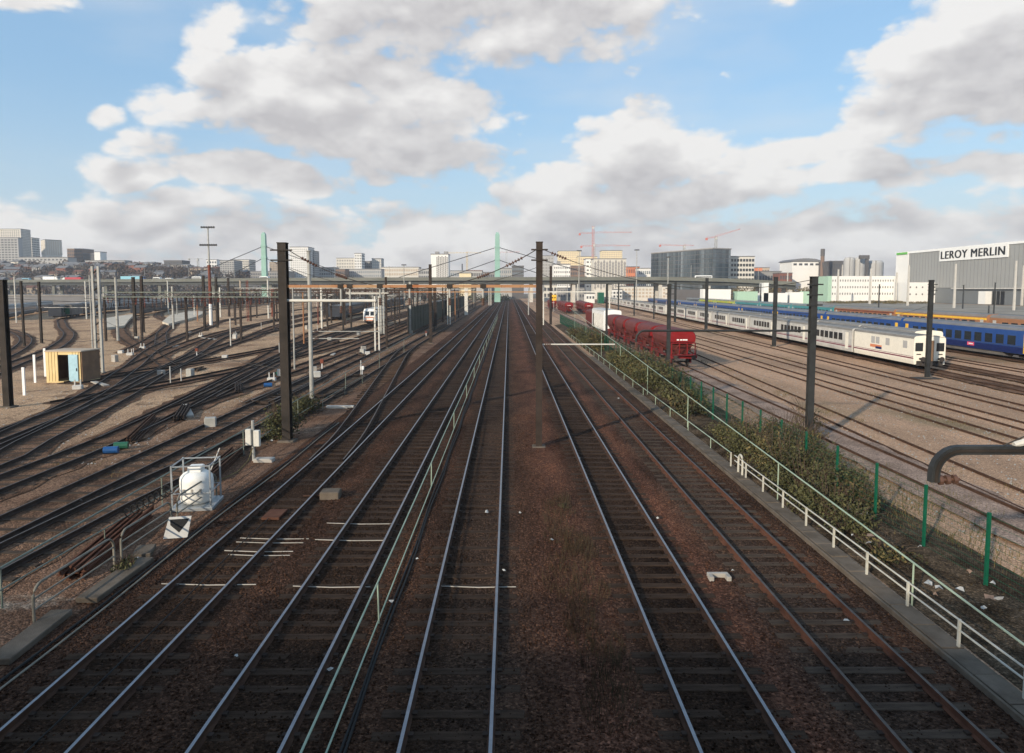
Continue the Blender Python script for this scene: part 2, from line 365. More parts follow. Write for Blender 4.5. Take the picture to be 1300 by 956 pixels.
# ------------------------------------------------------------------ mesh helpers
class MB:
    def __init__(s): s.v = []; s.f = []; s.m = []
    def add(s, vs, fs, mi=0):
        o = len(s.v); s.v += [tuple(p) for p in vs]
        for f in fs: s.f.append(tuple(i+o for i in f)); s.m.append(mi)
        return s
    def box(s, x0, x1, y0, y1, z0, z1, mi=0):
        return s.add([(x0, y0, z0), (x1, y0, z0), (x1, y1, z0), (x0, y1, z0), (x0, y0, z1), (x1, y0, z1), (x1, y1, z1), (x0, y1, z1)],
                     [(3, 2, 1, 0), (4, 5, 6, 7), (0, 1, 5, 4), (1, 2, 6, 5), (2, 3, 7, 6), (3, 0, 4, 7)], mi)
    def bevbox(s, x0, x1, y0, y1, z0, z1, b=.02, mi=0):   # box with chamfered vertical edges and top
        def ring(z, i): return [(x0+b+i, y0+i, z), (x1-b-i, y0+i, z), (x1-i, y0+b+i, z), (x1-i, y1-b-i, z), (x1-b-i, y1-i, z), (x0+b+i, y1-i, z), (x0+i, y1-b-i, z), (x0+i, y0+b+i, z)]
        vs = ring(z0, 0)+ring(z1-b, 0)+ring(z1, b)
        fs = [tuple(range(7, -1, -1)), tuple(range(16, 24))]
        for k in (0, 8):
            for i in range(8): j = (i+1) % 8; fs.append((k+i, k+j, k+8+j, k+8+i))
        return s.add(vs, fs, mi)
    def beam(s, p, q, w, h=None, mi=0):                   # a square bar from p to q
        h = h or w; p = Vector(p); q = Vector(q); d = (q-p).normalized()
        up = Vector((0, 0, 1)) if abs(d.z) < .95 else Vector((0, 1, 0))
        a = d.cross(up).normalized()*w/2; b = a.cross(d).normalized()*h/2
        vs = [p-a-b, p+a-b, p+a+b, p-a+b, q-a-b, q+a-b, q+a+b, q-a+b]
        return s.add(vs, [(0, 1, 2, 3), (7, 6, 5, 4), (4, 5, 1, 0), (5, 6, 2, 1), (6, 7, 3, 2), (7, 4, 0, 3)], mi)
    def tube(s, pts, r, n=6, mi=0, r1=None):
        pts = [Vector(p) for p in pts]; k = len(pts); vs = []; fs = []
        for i, p in enumerate(pts):
            d = (pts[min(i+1, k-1)]-pts[max(i-1, 0)]).normalized()
            up = Vector((0, 0, 1)) if abs(d.z) < .9 else Vector((0, 1, 0))
            a = d.cross(up).normalized(); b = a.cross(d).normalized()
            rr = r if r1 is None else r+(r1-r)*i/(k-1)
            vs += [p+a*rr*cos(2*pi*j/n)+b*rr*sin(2*pi*j/n) for j in range(n)]
        for i in range(k-1):
            for j in range(n): j2 = (j+1) % n; fs.append((i*n+j2, i*n+j, (i+1)*n+j, (i+1)*n+j2))
        fs.append(tuple(range(n))); fs.append(tuple((k-1)*n+j for j in range(n-1, -1, -1)))
        return s.add(vs, fs, mi)
    def prism(s, prof, a0, a1, axis='y', mi=0):           # closed outline extruded; y: outline is (x,z); x: outline is (y,z)
        n = len(prof)
        def P(p, a): return (p[0], a, p[1]) if axis == 'y' else (a, p[0], p[1])
        vs = [P(p, a0) for p in prof]+[P(p, a1) for p in prof]
        fs = [(i, (i+1) % n, n+(i+1) % n, n+i) for i in range(n)]+[tuple(range(n-1, -1, -1)), tuple(range(n, 2*n))]
        return s.add(vs, fs, mi)
    def lathe(s, prof, n=16, c=(0, 0, 0), mi=0):          # outline (r,z) turned round the vertical
        vs = []; fs = []
        for (r, z) in prof: vs += [(c[0]+r*cos(2*pi*j/n), c[1]+r*sin(2*pi*j/n), c[2]+z) for j in range(n)]
        for i in range(len(prof)-1):
            for j in range(n): j2 = (j+1) % n; fs.append((i*n+j, i*n+j2, (i+1)*n+j2, (i+1)*n+j))
        fs.append(tuple(range(n-1, -1, -1))); fs.append(tuple((len(prof)-1)*n+j for j in range(n)))
        return s.add(vs, fs, mi)
    def wheel(s, x, y, z, r, w, mi=0, n=14):
        vs = [(x+sx*w/2, y+r*cos(2*pi*j/n), z+r*sin(2*pi*j/n)) for sx in (-1, 1) for j in range(n)]
        fs = [(j, (j+1) % n, n+(j+1) % n, n+j) for j in range(n)]+[tuple(range(n-1, -1, -1)), tuple(range(n, 2*n))]
        return s.add(vs, fs, mi)
    def build(s, name, mats, parent=None, smooth=False, loc=None, rotz=None):
        me = bpy.data.meshes.new(name); me.from_pydata(s.v, [], s.f)
        if not isinstance(mats, (list, tuple)): mats = [mats]
        for k in mats: me.materials.append(MT[k] if isinstance(k, str) else k)
        if len(mats) > 1: me.polygons.foreach_set('material_index', s.m)
        if smooth: me.polygons.foreach_set('use_smooth', [True]*len(s.f))
        me.update(); import bmesh
        bm = bmesh.new(); bm.from_mesh(me); bmesh.ops.recalc_face_normals(bm, faces=bm.faces); bm.to_mesh(me); bm.free()
        o = bpy.data.objects.new(name, me); COL.objects.link(o)
        if parent: o.parent = parent
        if loc is not None: o.location = loc
        if rotz is not None: o.rotation_euler = (0, 0, rotz)
        return o

def thing(name, label, cat, loc=(0, 0, 0), rotz=0., group=None):
    o = bpy.data.objects.new(name, None); COL.objects.link(o); o.empty_display_size = .3
    o.location = loc; o.rotation_euler = (0, 0, rotz); o['label'] = label; o['category'] = cat
    if group: o['group'] = group
    return o
def tag(o, label, cat, group=None, kind=None):
    o['label'] = label; o['category'] = cat
    if group: o['group'] = group
    if kind: o['kind'] = kind
    return o
def structure(o): o['kind'] = 'structure'; return o
def dup(root, loc, rotz, label=None, group=None):
    r = root.copy(); COL.objects.link(r); r.location = loc; r.rotation_euler = (0, 0, rotz)
    if label: r['label'] = label
    if group: r['group'] = group
    for ch in list(root.children):
        c = ch.copy(); COL.objects.link(c); c.parent = r
        for g in list(ch.children):
            e = g.copy(); COL.objects.link(e); e.parent = c
    return r
def again(o, parent, loc=None, rot=None):      # another copy of a part, same mesh
    c = o.copy(); COL.objects.link(c); c.parent = parent
    if loc is not None: c.location = loc
    if rot is not None: c.rotation_euler = rot
    return c
def tri_object(name, verts, faces, matname, nside=3, parent=None):
    me = bpy.data.meshes.new(name); nv, nf = len(verts), len(faces)
    me.vertices.add(nv); me.vertices.foreach_set('co', np.asarray(verts, dtype=np.float32).ravel())
    me.loops.add(nf*nside); me.loops.foreach_set('vertex_index', np.asarray(faces, dtype=np.int32).ravel())
    me.polygons.add(nf); me.polygons.foreach_set('loop_start', np.arange(0, nf*nside, nside, dtype=np.int32))
    me.polygons.foreach_set('loop_total', np.full(nf, nside, dtype=np.int32))
    me.materials.append(MT[matname]); me.update(calc_edges=True); me.validate()
    o = bpy.data.objects.new(name, me); COL.objects.link(o)
    if parent: o.parent = parent
    return o
RNG = np.random.default_rng(11)
def leaf_cloud(centers, radii, n, size, up=.3):
    """leaf-sized quads spread through ellipsoids, in irregular sprays"""
    vs = []; centers = np.asarray(centers, float); radii = np.asarray(radii, float)
    idx = RNG.integers(0, len(centers), n)
    dirs = RNG.normal(size=(n, 3)); dirs /= np.linalg.norm(dirs, axis=1)[:, None]
    rad = RNG.random(n)**.45*(.75+.35*RNG.random(n))
    p = centers[idx]+dirs*radii[idx]*rad[:, None]
    a = RNG.normal(size=(n, 3)); a[:, 2] += up; a /= np.linalg.norm(a, axis=1)[:, None]
    t = np.cross(a, RNG.normal(size=(n, 3))); t /= np.linalg.norm(t, axis=1)[:, None]
    b = np.cross(a, t); s = size*(.6+.8*RNG.random(n))[:, None]
    q = np.stack([p-t*s-b*s*.2, p-b*s*.6, p+t*s, p+b*s*.6], axis=1).reshape(-1, 3)
    q[:, 2] = np.maximum(q[:, 2], .01)
    return q, np.arange(4*n).reshape(n, 4)

# ------------------------------------------------------------------ ground
def sheet(name, xs, ys, zf, key):
    vs = [(x, y, zf(x, y)) for y in ys for x in xs]; n = len(xs)
    fs = [(j*n+i, j*n+i+1, (j+1)*n+i+1, (j+1)*n+i) for j in range(len(ys)-1) for i in range(n-1)]
    o = MB(); o.v = vs; o.f = fs; o.m = [0]*len(fs)
    r = o.build(name, 'g_'+key, smooth=True); return structure(r)
def ramp_list(a, b, s0, grow=1.0):
    r = [a]; s = s0
    while r[-1] < b: r.append(min(b, r[-1]+s)); s *= grow
    return r
import mathutils
def nz(x, y, s, o=0.): return mathutils.noise.noise((x*s, y*s, o))
sheet('ground', [-1150, -400, 0, 400, 1150], [-300, 0, 300, 900, 1400], lambda x, y: -.06, 'earth')
sheet('left_yard_ground', ramp_list(-280, -10.0, 6), ramp_list(-30, 640, 3, 1.05), lambda x, y: -.01, 'left')
sheet('right_yard_ground', ramp_list(9.0, 250, 5, 1.05), ramp_list(-30, 640, 3, 1.05), lambda x, y: -.01, 'right')
TRACK_X = [-8.0, -4.52, -1.06, 3.9, 7.32]
def bal_z(x, y):
    d = min(abs(x-t) for t in TRACK_X)
    hump = max(0, min(1, (d-1.25)/.7))
    edge = max(0., min(1., (x+10.35)/.5))*max(0., min(1., (9.25-x)/.4))
    n = nz(x, y, .9)*.05+nz(x, y*.5, .33, 4)*.05
    return .004+edge*(.030+hump*(.035+n*.8)+n*.30*(1 if hump < .1 else 0))
sheet('main_ballast', ramp_list(-10.35, 9.25, .28), ramp_list(-2, 560, .45, 1.012), bal_z, 'ballast')
sheet('asphalt_apron', [78, 110, 150, 200, 246], [95, 160, 240, 330, 470], lambda x, y: .03 if x > 80 else .0, 'asphalt')
sheet('shrub_bank', ramp_list(9.95, 13.9, .4), ramp_list(8, 150, .8, 1.02),
      lambda x, y: .0+max(0, .28*sin(pi*min(1, max(0, (x-9.95)/3.95))))*(.7+.6*nz(x, y, .5)), 'bank')

# loose ballast stones near the bridge
def stones(n, x0, x1, y0, y1, avoid=True):
    x = RNG.uniform(x0, x1, n); y = y0+(y1-y0)*RNG.random(n)**1.6
    if avoid:
        d = np.min(np.abs(x[:, None]-np.array(TRACK_X)[None, :]), axis=1)
        keep = (np.abs(d-.75) > .13) & ((d > 1.3) | (RNG.random(n) < .42)); x, y = x[keep], y[keep]
    k = len(x); s = RNG.uniform(.014, .036, k)
    z = np.array([bal_z(a, b) for a, b in zip(x, y)])+s*.3
    base = np.array([(1, 0, 0), (0, 1, 0), (-1, 0, 0), (0, -1, 0), (0, 0, .8), (0, 0, -.8)], float)
    v = base[None]*(s[:, None, None]*RNG.uniform(.6, 1.4, (k, 6, 1)))
    ang = RNG.uniform(0, 6.28, k); c, sn = np.cos(ang)[:, None], np.sin(ang)[:, None]
    vx = v[..., 0]*c-v[..., 1]*sn; vy = v[..., 0]*sn+v[..., 1]*c
    V = np.stack([vx+x[:, None], vy+y[:, None], v[..., 2]+z[:, None]], -1).reshape(-1, 3)
    t = np.array([(0, 1, 4), (1, 2, 4), (2, 3, 4), (3, 0, 4), (1, 0, 5), (2, 1, 5), (3, 2, 5), (0, 3, 5)])
    return V, (t[None]+6*np.arange(k)[:, None, None]).reshape(-1, 3)
V, T = stones(42000, -10.2, 9.1, 10.5, 42)
so = tri_object('ballast_stones', V, T, 'g_ballast'); tag(so, 'loose brown ballast stones between the main line tracks', 'gravel', kind='stuff')

# ------------------------------------------------------------------ railway tracks
def smooth_path(pts, step):
    P = [Vector((a, b, 0)) for a, b in pts]
    if len(P) == 2: return P
    out = []
    for i in range(len(P)-1):
        p0 = P[i-1] if i else P[0]*2-P[1]; p1, p2 = P[i], P[i+1]; p3 = P[i+2] if i+2 < len(P) else P[-1]*2-P[-2]
        n = max(2, int((p2-p1).length/step))
        for k in range(n):
            t = k/n
            out.append(.5*((2*p1)+(p2-p0)*t+(2*p0-5*p1+4*p2-p3)*t*t+(3*p1-p0-3*p2+p3)*t**3))
    return out+[P[-1]]
def offsets(path, d):
    r = []
    for i, p in enumerate(path):
        t = (path[min(i+1, len(path)-1)]-path[max(0, i-1)]).normalized()
        r.append((p+Vector((t.y, -t.x, 0))*d, t))
    return r
PROFILE = [(-.07, 0), (.07, 0), (.07, .015), (.012, .04), (.012, .12), (.031, .132), (.031, .165), (-.031, .165), (-.031, .132), (-.012, .12), (-.012, .04), (-.07, .015)]
def rail_mesh(path, d, z0, org, body, head):
    b = MB(); n = len(PROFILE); vs = []
    for p, t in offsets(path, d):
        s = Vector((t.y, -t.x, 0))
        vs += [p+s*u+Vector((0, 0, z0+w))-org for u, w in PROFILE]
    fs = []; mi = []
    for i in range(len(path)-1):
        for j in range(n):
            j2 = (j+1) % n; fs.append((i*n+j, i*n+j2, (i+1)*n+j2, (i+1)*n+j)); mi.append(1 if j == 6 else 0)
    b.v = [tuple(v) for v in vs]; b.f = fs; b.m = mi
    return b
bed_level = [0]
SLEEPER_PROTO = {}
def sleeper_proto(key):
    if key not in SLEEPER_PROTO:
        SLEEPER_PROTO[key] = MB().bevbox(-1.3, 1.3, -.125, .125, -.12, .045, .012).v, MB().bevbox(-1.3, 1.3, -.125, .125, -.12, .045, .012).f
    return SLEEPER_PROTO[key]
def track(label, pts, body='rail_rust', head='rail_steel', sleepers=None, near=0, bed=None, z=0., step=4., smat='sleeper', ymax=150, group=None):
    path = smooth_path(pts, step); org = path[0].copy()
    root = thing('railway_track', label, 'railway track', org, group=group)
    for d in (-.7525, .7525):
        rail_mesh(path, d, .04+z, org, body, head).build('rail', [body, head], root)
    if bed:
        bed_level[0] += 1; zb = .004+.004*bed_level[0]
        fine = smooth_path(pts, 1.2) if len(pts) > 2 else [path[0]+(path[1]-path[0])*i/max(1, int((path[1]-path[0]).length/1.5)) for i in range(int((path[1]-path[0]).length/1.5)+1)]
        vs = []
        for p, t in offsets(fine, 0):
            s = Vector((t.y, -t.x, 0))
            for w in (-1.25-.4*random.random(), -.8, .8, 1.25+.4*random.random()):
                q = p+s*w-org; vs.append((q.x, q.y, zb if abs(w) > 1. else zb+.012))
        b = MB(); b.v = vs; b.f = [(i*4+j, i*4+j+1, i*4+j+5, i*4+j+4) for i in range(len(fine)-1) for j in range(3)]; b.m = [0]*len(b.f)
        b.build('ballast_bed', 'g_'+bed, root)
    if sleepers:
        fine = []; acc = 0.
        base = smooth_path(pts, .5) if len(pts) > 2 else path
        if len(base) == 2:
            L = (base[1]-base[0]).length; base = [base[0]+(base[1]-base[0])*k*.2/L for k in range(int(L/.2))]
        last = base[0]; spots = []
        for i, p in enumerate(base):
            if (p-last).length >= sleepers or i == 0:
                t = (base[min(i+1, len(base)-1)]-base[max(0, i-1)]).normalized(); spots.append((p-org, atan2(t.y, t.x)-pi/2)); last = p
            if p.y > ymax: break
        first = None; rest = MB()
        pv, pf = sleeper_proto(smat)
        for k, (p, a) in enumerate(spots):
            a += random.uniform(-.012, .012); dx = random.uniform(-.05, .05); dz = random.uniform(-.012, .010)+z
            if k < near:
                if first is None:
                    b = MB(); b.add(pv, pf); first = b.build('sleeper', smat, root); first.location = p+Vector((dx, 0, dz)); first.rotation_euler = (0, 0, a)
                else: again(first, root, p+Vector((dx, 0, dz)), (0, 0, a))
            else:
                c, s = cos(a), sin(a)
                rest.add([(x*c-y*s+p.x+dx, x*s+y*c+p.y, w+dz) for x, y, w in pv], pf)
        if near:
            fb = MB()
            for p, a in spots[:near]:
                for d in (-.7525, .7525):
                    for s in (-.105, .105):
                        u = d+s+random.uniform(-.01, .01); x, y = p.x+u*cos(a), p.y+u*sin(a)
                        fb.box(x-.045, x+.045, y-.05, y+.05, .03, .085)
            fb.build('rail_fastening', 'rail_dark', root)['kind'] = 'stuff'
        if rest.v:
            rest.build('sleeper_row', smat, root)['kind'] = 'stuff'
    return root
Y0 = -1.5
track('main line track beside the hooped guard rails, with a turnout branching left off it', [(-8.0, Y0), (-8.0, 620)], 'rail_rust', 'rail_steel', .6, 60)
track('main line track just left of the low green handrail', [(-4.52, Y0), (-4.52, 620)], 'rail_rust', 'rail_steel', .6, 60)
track('main line track between the green handrail and the tall central mast', [(-1.06, Y0), (-1.06, 620)], 'rail_rust', 'rail_steel', .6, 60)
track('main line track with bright rails just right of the tall central mast', [(3.9, Y0), (3.9, 620)], 'rail_rust', 'rail_steel', .6, 60)
track('rusty track with worn sleepers beside the concrete path and white railing', [(7.32, Y0), (7.32, 420)], 'rail_red', 'rail_dull', .6, 60, smat='sleeper_old')
track('short branch track curving left out of the turnout', [(-8.15, 30), (-8.45, 36), (-9.7, 49), (-11.4, 66), (-12.9, 82), (-13.3, 92)], 'rail_rust', 'rail_dull', .6, 0, z=.004, step=1.5)
LT = dict(body='rail_dark', head='rail_dull', sleepers=.62, bed='bed', smat='sleeper_old')
track('left yard track running close past the white tank and the tall dark mast', [(-15.0, Y0), (-14.6, 14), (-14.3, 24), (-13.4, 36), (-13.3, 60), (-13.4, 100), (-14, 620)], **LT)
track('left yard track, second one beyond the white tank', [(-16.3, Y0), (-16.35, 30), (-16.8, 60), (-17.3, 95), (-19, 620)], **LT)
track('left yard track with blue and green scraps lying beside it', [(-20.2, Y0), (-20.1, 26), (-20.9, 40), (-24.5, 65), (-28, 95), (-30, 140), (-32, 620)], **LT)
track('left yard track bending away past the pale lattice mast', [(-22.2, Y0), (-22.4, 26), (-24.0, 34), (-28, 49), (-34.5, 72), (-41, 106), (-46, 160), (-50, 400)], **LT)
track('left yard track curving out past the right side of the yellow hut', [(-24.0, Y0), (-24.6, 26), (-29, 45), (-36.8, 66), (-48, 94), (-62, 140), (-75, 197), (-92, 400)], **LT)
track('left yard track crossing the tan gravel towards the white platforms', [(-26.5, 34), (-29.5, 50), (-36, 76), (-47, 112), (-58, 165), (-66, 240), (-72, 400)], **LT)
track('yard track sweeping from the far mast to the grey coach string', [(-49, 96), (-62, 122), (-82, 165), (-105, 205), (-128, 260), (-134, 330), (-132, 420)], **LT)
track('curved yard track behind the yellow hut', [(-40, 34), (-44, 54), (-51, 70), (-61, 92), (-76, 118), (-98, 150), (-122, 190), (-140, 250)], **LT)
track('curved yard track at the far left edge, left of the yellow hut', [(-44, 42), (-50, 60), (-60, 82), (-75, 106), (-95, 130), (-125, 160), (-150, 200)], **LT)
track('yard track leading under the white locomotive', [(-21.5, 48), (-25.5, 80), (-28.6, 120), (-29.6, 150), (-36, 250), (-40, 620)], **LT)
LX = dict(body='rail_dark', head='rail_dark', sleepers=.62, bed='bed', smat='sleeper_old', ymax=120)
track('yard track keeping close right of the white locomotive', [(-21.3, 44), (-20.6, 70), (-20.8, 110), (-23, 250), (-25, 620)], **LX)
track('yard track curving in from the tan gravel to the pale lattice mast', [(-30.5, 46), (-26, 66), (-24.0, 92), (-23.9, 122), (-27, 250), (-29, 500)], **LX)
track('yard track passing under the locomotive gantry, left one', [(-36, 56), (-32, 78), (-30, 100), (-30.6, 130), (-33, 250), (-38, 600)], **LX)
track('diagonal yard track crossing from the scrap drums to the floodlight tower', [(-20.3, 34), (-24.6, 62), (-31.5, 100), (-38, 150), (-43, 250), (-46, 450)], **LX)
track('yard track between the tan gravel and the floodlight tower foot', [(-35, 60), (-44, 90), (-52, 125), (-58, 170), (-66, 270), (-70, 420)], **LX)
track('crossing track cutting across the fan below the white platforms', [(-34, 68), (-47, 88), (-58, 104), (-74, 130), (-92, 165), (-104, 196)], **LX)
track('yard track curving between the two white platforms', [(-47, 84), (-58, 112), (-74, 150), (-92, 192), (-112, 250), (-120, 330)], **LX)
track('outer yard track running to the dark coaches right of the floodlight tower', [(-41, 106), (-50, 150), (-60, 225), (-73, 300), (-80, 440)], **LX)
RT = dict(body='rail_rust', head='rail_rust')
def rt(label, x, dx, y1, **k):
    a = dict(RT); a.update(k); return track(label, [(x+dx*Y0, Y0), (x+dx*y1, y1)], **a)
rt('sunken siding carrying the red hopper wagons, closest to the green fence', 16.9, 0, 300, bed='tanbed', sleepers=.65, smat='sleeper_old')
rt('rusty siding in tan gravel, next one right of the hopper wagons', 17.65, .05, 420, z=-.095)
rt('rusty siding in tan gravel, third one from the green fence', 25.2, .012, 420, z=-.095)
rt('rusty siding in tan gravel, fourth one from the green fence', 28.3, .022, 420, z=-.095)
rt('rusty siding in tan gravel beside the dark mast standing in the open yard', 31.6, .045, 420, z=-.095)
rt('siding under the nearer white train', 36.7, .0515, 480, bed='bed', sleepers=.65)
rt('siding under the further white train', 41.1, .0515, 480, bed='bed', sleepers=.65)
rt('siding squeezed between the white trains and the blue coaches', 45.6, .0515, 300, z=-.095)
rt('siding under the blue coaches', 52.1, .052, 480, bed='bed')
rt('siding under the multicoloured coaches', 66.0, .052, 480, bed='bed')

# ------------------------------------------------------------------ the bridge the photograph is taken from (its shade lies on the tracks)
br = thing('road_bridge', 'concrete road bridge crossing the tracks under the viewpoint', 'bridge', (0, 0, 0))
MB().box(-60, 60, -15, -.25, 5.2, 6.15).build('deck', 'viaduct', br)
for yy in (-.55, -14.9):
    MB().box(-60, 60, yy, yy+.25, 6.15, 6.5).build('parapet', 'concrete', br)
    b = MB()
    for x in np.arange(-60, 60, .16): b.box(x-.022, x+.022, yy+.1, yy+.15, 6.5, 7.55)
    b.box(-60, 60, yy+.08, yy+.17, 7.55, 7.62); b.build('railing', 'rail_aged', br)  # unseen openwork bars, shaped to soften the front edge of the bridge's shadow
for xx in (-24, 12.6, 40):
    MB().box(xx-.5, xx+.5, -13, -2, 0, 5.2).build('pier', 'concrete', br)

# ------------------------------------------------------------------ railings beside the tracks
def pipe_rail(label, cat, pts, posts, matname, r=.03, mid=None, name='handrail', postmat=None, lean=0.):
    """one long pipe along pts, a post (foot, head) each; posts and rails are parts"""
    root = thing(name, label, cat, pts[0]*1.0); o = root.location.copy()
    if hasattr(pts[0], 'x'): pass
    MB().tube([p-o for p in pts], r, 8).build('top_rail', matname, root)
    if mid:
        for dz in mid: MB().tube([p-o-Vector((0, 0, dz)) for p in pts], r*.8, 6).build('mid_rail', matname, root)
    for a, b in posts: MB().tube([a-o, b-o], r*.95, 6).build('post', postmat or matname, root)
    return root
V3 = lambda *a: Vector(a)
# low green handrail between two main tracks
pts = [V3(-3.03, y, 1.02+.015*sin(y)) for y in np.arange(3, 190, 5.)]
posts = [(V3(-3.03+.02*sin(i*2.), y, .05), V3(-3.03, y, 1.02)) for i, y in enumerate(np.arange(4.3, 190, 11.))]
gh = pipe_rail('low pale green pipe handrail running between two main line tracks', 'handrail', pts, posts, 'rail_green', .021)
lp = MB().tube([V3(-3.03, y, .10)-gh.location for y in np.arange(3, 190, 5.)], .019, 6).build('lower_rail', 'rail_green', gh)
cb = MB()
for k, dx in enumerate((0, .08)):
    cb.tube([V3(-2.83+dx+.03*sin(y*.7+k), y, .085) for y in np.arange(3, 120, 1.5)], .028, 6)
tag(cb.build('trackside_cable', 'black'), 'pair of black cables lying beside the low green handrail', 'cable')
# long pale pipe on thin posts over the concrete path
def rx(y): return 9.78+.0135*(y-16)
def rz(y): return 1.17+.029*(y-16)
pts = [V3(rx(y), y, max(.8, rz(y))) for y in np.arange(6, 128, 4.)]
posts = [(V3(rx(y), y, .02), V3(rx(y), y, rz(y))) for y in (16, 24.6, 38, 50, 63.5, 78, 96, 115)]
pipe_rail('long thin pale green pipe rail on tall posts along the shrub bank', 'handrail', pts, posts, 'rail_green', .024)
# white railing beside the concrete path
root = thing('white_railing', 'white railing with short posts beside the concrete path on the right', 'railing', (9.62, 8, 0))
for i, y in enumerate(np.arange(8.4, 29.2, 1.88)):
    MB().box(-.026, .026, y-8-.026, y-8+.026, 0, .74).build('post', 'rail_white', root)
for dz in (.72, .50): MB().tube([(0, 0, dz), (0, 20.6, dz)], .022, 6).build('rail', 'rail_white', root)
hp = MB().tube([(0, 19.6, 0)]+[(0, 19.6+.25-.25*cos(a), .62+.3*sin(a)) for a in np.linspace(0, pi, 9)]+[(0, 20.1, 0)], .045, 8).build('end_hoop', 'rail_white', root)
root = thing('pipe_rail', 'low thin greenish pipe railing continuing beyond the white railing', 'railing', (9.75, 29.5, 0))
MB().tube([(0, 0, .62), (.2, 90, .62)], .022, 6).build('rail', 'rail_green', root)
for y in np.arange(3, 90, 4.2): MB().tube([(.2*y/90, y, 0), (.2*y/90, y, .62)], .02, 5).build('post', 'rail_green', root)
# concrete path with trough covers
root = thing('concrete_path', 'narrow path of concrete trough covers along the right hand track', 'path', (9.3, 8, 0)); root['kind'] = 'structure'
proto = None
for i in range(70):
    b = MB().bevbox(-.06, .44, i*1.0+.012, i*1.0+.985, -.02, .13+random.uniform(-.012, .012), .012)
    b.build('trough_cover', 'concrete_dark', root)
structure(MB().bevbox(9.12, 9.19, 8, 120, -.02, .15, .012).build('kerb', 'concrete_dark'))
# left: long railing by the tank, hooped guard rails
pts = [V3(-12.35-.004*(y-10), y, 1.0+.012*(y-16)) for y in np.arange(5, 96, 4.)]
posts = [(V3(-12.35-.004*(y-10), y, 0), V3(-12.35-.004*(y-10), y, 1.0+.012*(y-16))) for y in (12, 16.2, 24, 31.6, 40, 52, 66, 82)]
pipe_rail('long aged green pipe railing passing behind the white tank', 'railing', pts, posts, 'rail_aged', .028)
pts = [V3(-12.1, y, .62) for y in np.arange(5, 60, 4.)]
posts = [(V3(-12.1, y, 0), V3(-12.1, y, .62)) for y in np.arange(8, 58, 6.)]
pipe_rail('lower thin pipe rail running in front of the tank railing', 'railing', pts, posts, 'rail_aged', .02)
hooplab = ['rusty hoop guard rail at the bottom left by the concrete slabs', 'rusty hoop guard rail beside the white arrow sign', 'rusty hoop guard rail in front of the white tank']
for i, (y0, y1) in enumerate(((15.2, 18.4), (18.75, 21.6), (22.0, 25.0))):
    root = thing('hoop_rail', hooplab[i], 'guard rail', (-10.9, y0, 0), group='hoop guard rails by the tank')
    L = y1-y0; r = .3; h = .98
    arc = [(0, 0, 0), (0, 0, h-r)]+[(0, r-r*cos(a), h-r+r*sin(a)) for a in np.linspace(.3, pi/2, 5)]+[(0, L-r+r*sin(a), h-r+r*cos(a)) for a in np.linspace(0, pi/2-.3, 5)]+[(0, L, h-r), (0, L, 0)]
    MB().tube(arc, .032, 8).build('hoop', 'rail_brown', root)
    for z in (.42, .68): MB().tube([(0, .02, z), (0, L-.02, z)], .022, 6).build('cross_rail', 'rail_brown', root)
cl = MB(); p = []
for t in np.linspace(0, 16*pi, 150): p.append((-11.55+.14*cos(t), 20.2+t*.055, .98+.17*sin(t)))
tag(cl.tube(p, .018, 5).build('cable_coil', 'black'), 'black cable coiled round the railing near the arrow sign', 'cable')
# concrete slabs, trough blocks on the left path
for k, (x, y, w, l, a, lb) in enumerate([(-10.45, 16.4, .55, 2.6, -.02, 'long concrete slab lying along the path by the guard rail'), (-10.55, 13.6, .5, 2.2, .05, 'concrete slab at the very bottom left beside the cables'), (-10.6, 19.2, .5, .8, .3, 'short broken concrete slab near the arrow sign')]):
    tag(MB().bevbox(-w/2, w/2, 0, l, 0, .13, .015).build('concrete_slab', 'concrete_dark', loc=(x, y, .03), rotz=a), lb, 'slab', 'loose slabs')

# white tank in its cage
root = thing('water_tank', 'white plastic tank with a square cap inside an open grey steel cage', 'tank', (-11.25, 24.2, 0), radians(8))
prof = [(.05, .12), (.42, .13), (.53, .22), (.565, .35), (.565, .95), (.54, 1.08), (.44, 1.20), (.27, 1.27), (.05, 1.28)]
MB().lathe(prof, 28).build('tank_body', 'tank', root, smooth=True)
MB().bevbox(-.24, .24, -.22, .22, 1.26, 1.46, .03).build('cap', 'tank', root)
for x in (-.28, 0, .28): MB().bevbox(x-.04, x+.04, -.575, -.52, .62, .74, .01).build('lug', 'concrete', root)
cg = MB(); W = .64
for x in (-W, W):
    for y in (-W, W): MB().box(x-.025, x+.025, y-.025, y+.025, 0, 1.62).build('cage_post', 'galv', root)
for z in (1.58, .62):
    for s in (-W, W):
        MB().box(-W, W, s-.018, s+.018, z-.02, z+.02).build('cage_bar', 'galv', root); MB().box(s-.018, s+.018, -W, W, z-.02, z+.02).build('cage_bar', 'galv', root)
MB().bevbox(-.72, .72, -.72, .72, .0, .12, .02).build('pallet', 'galv', root)
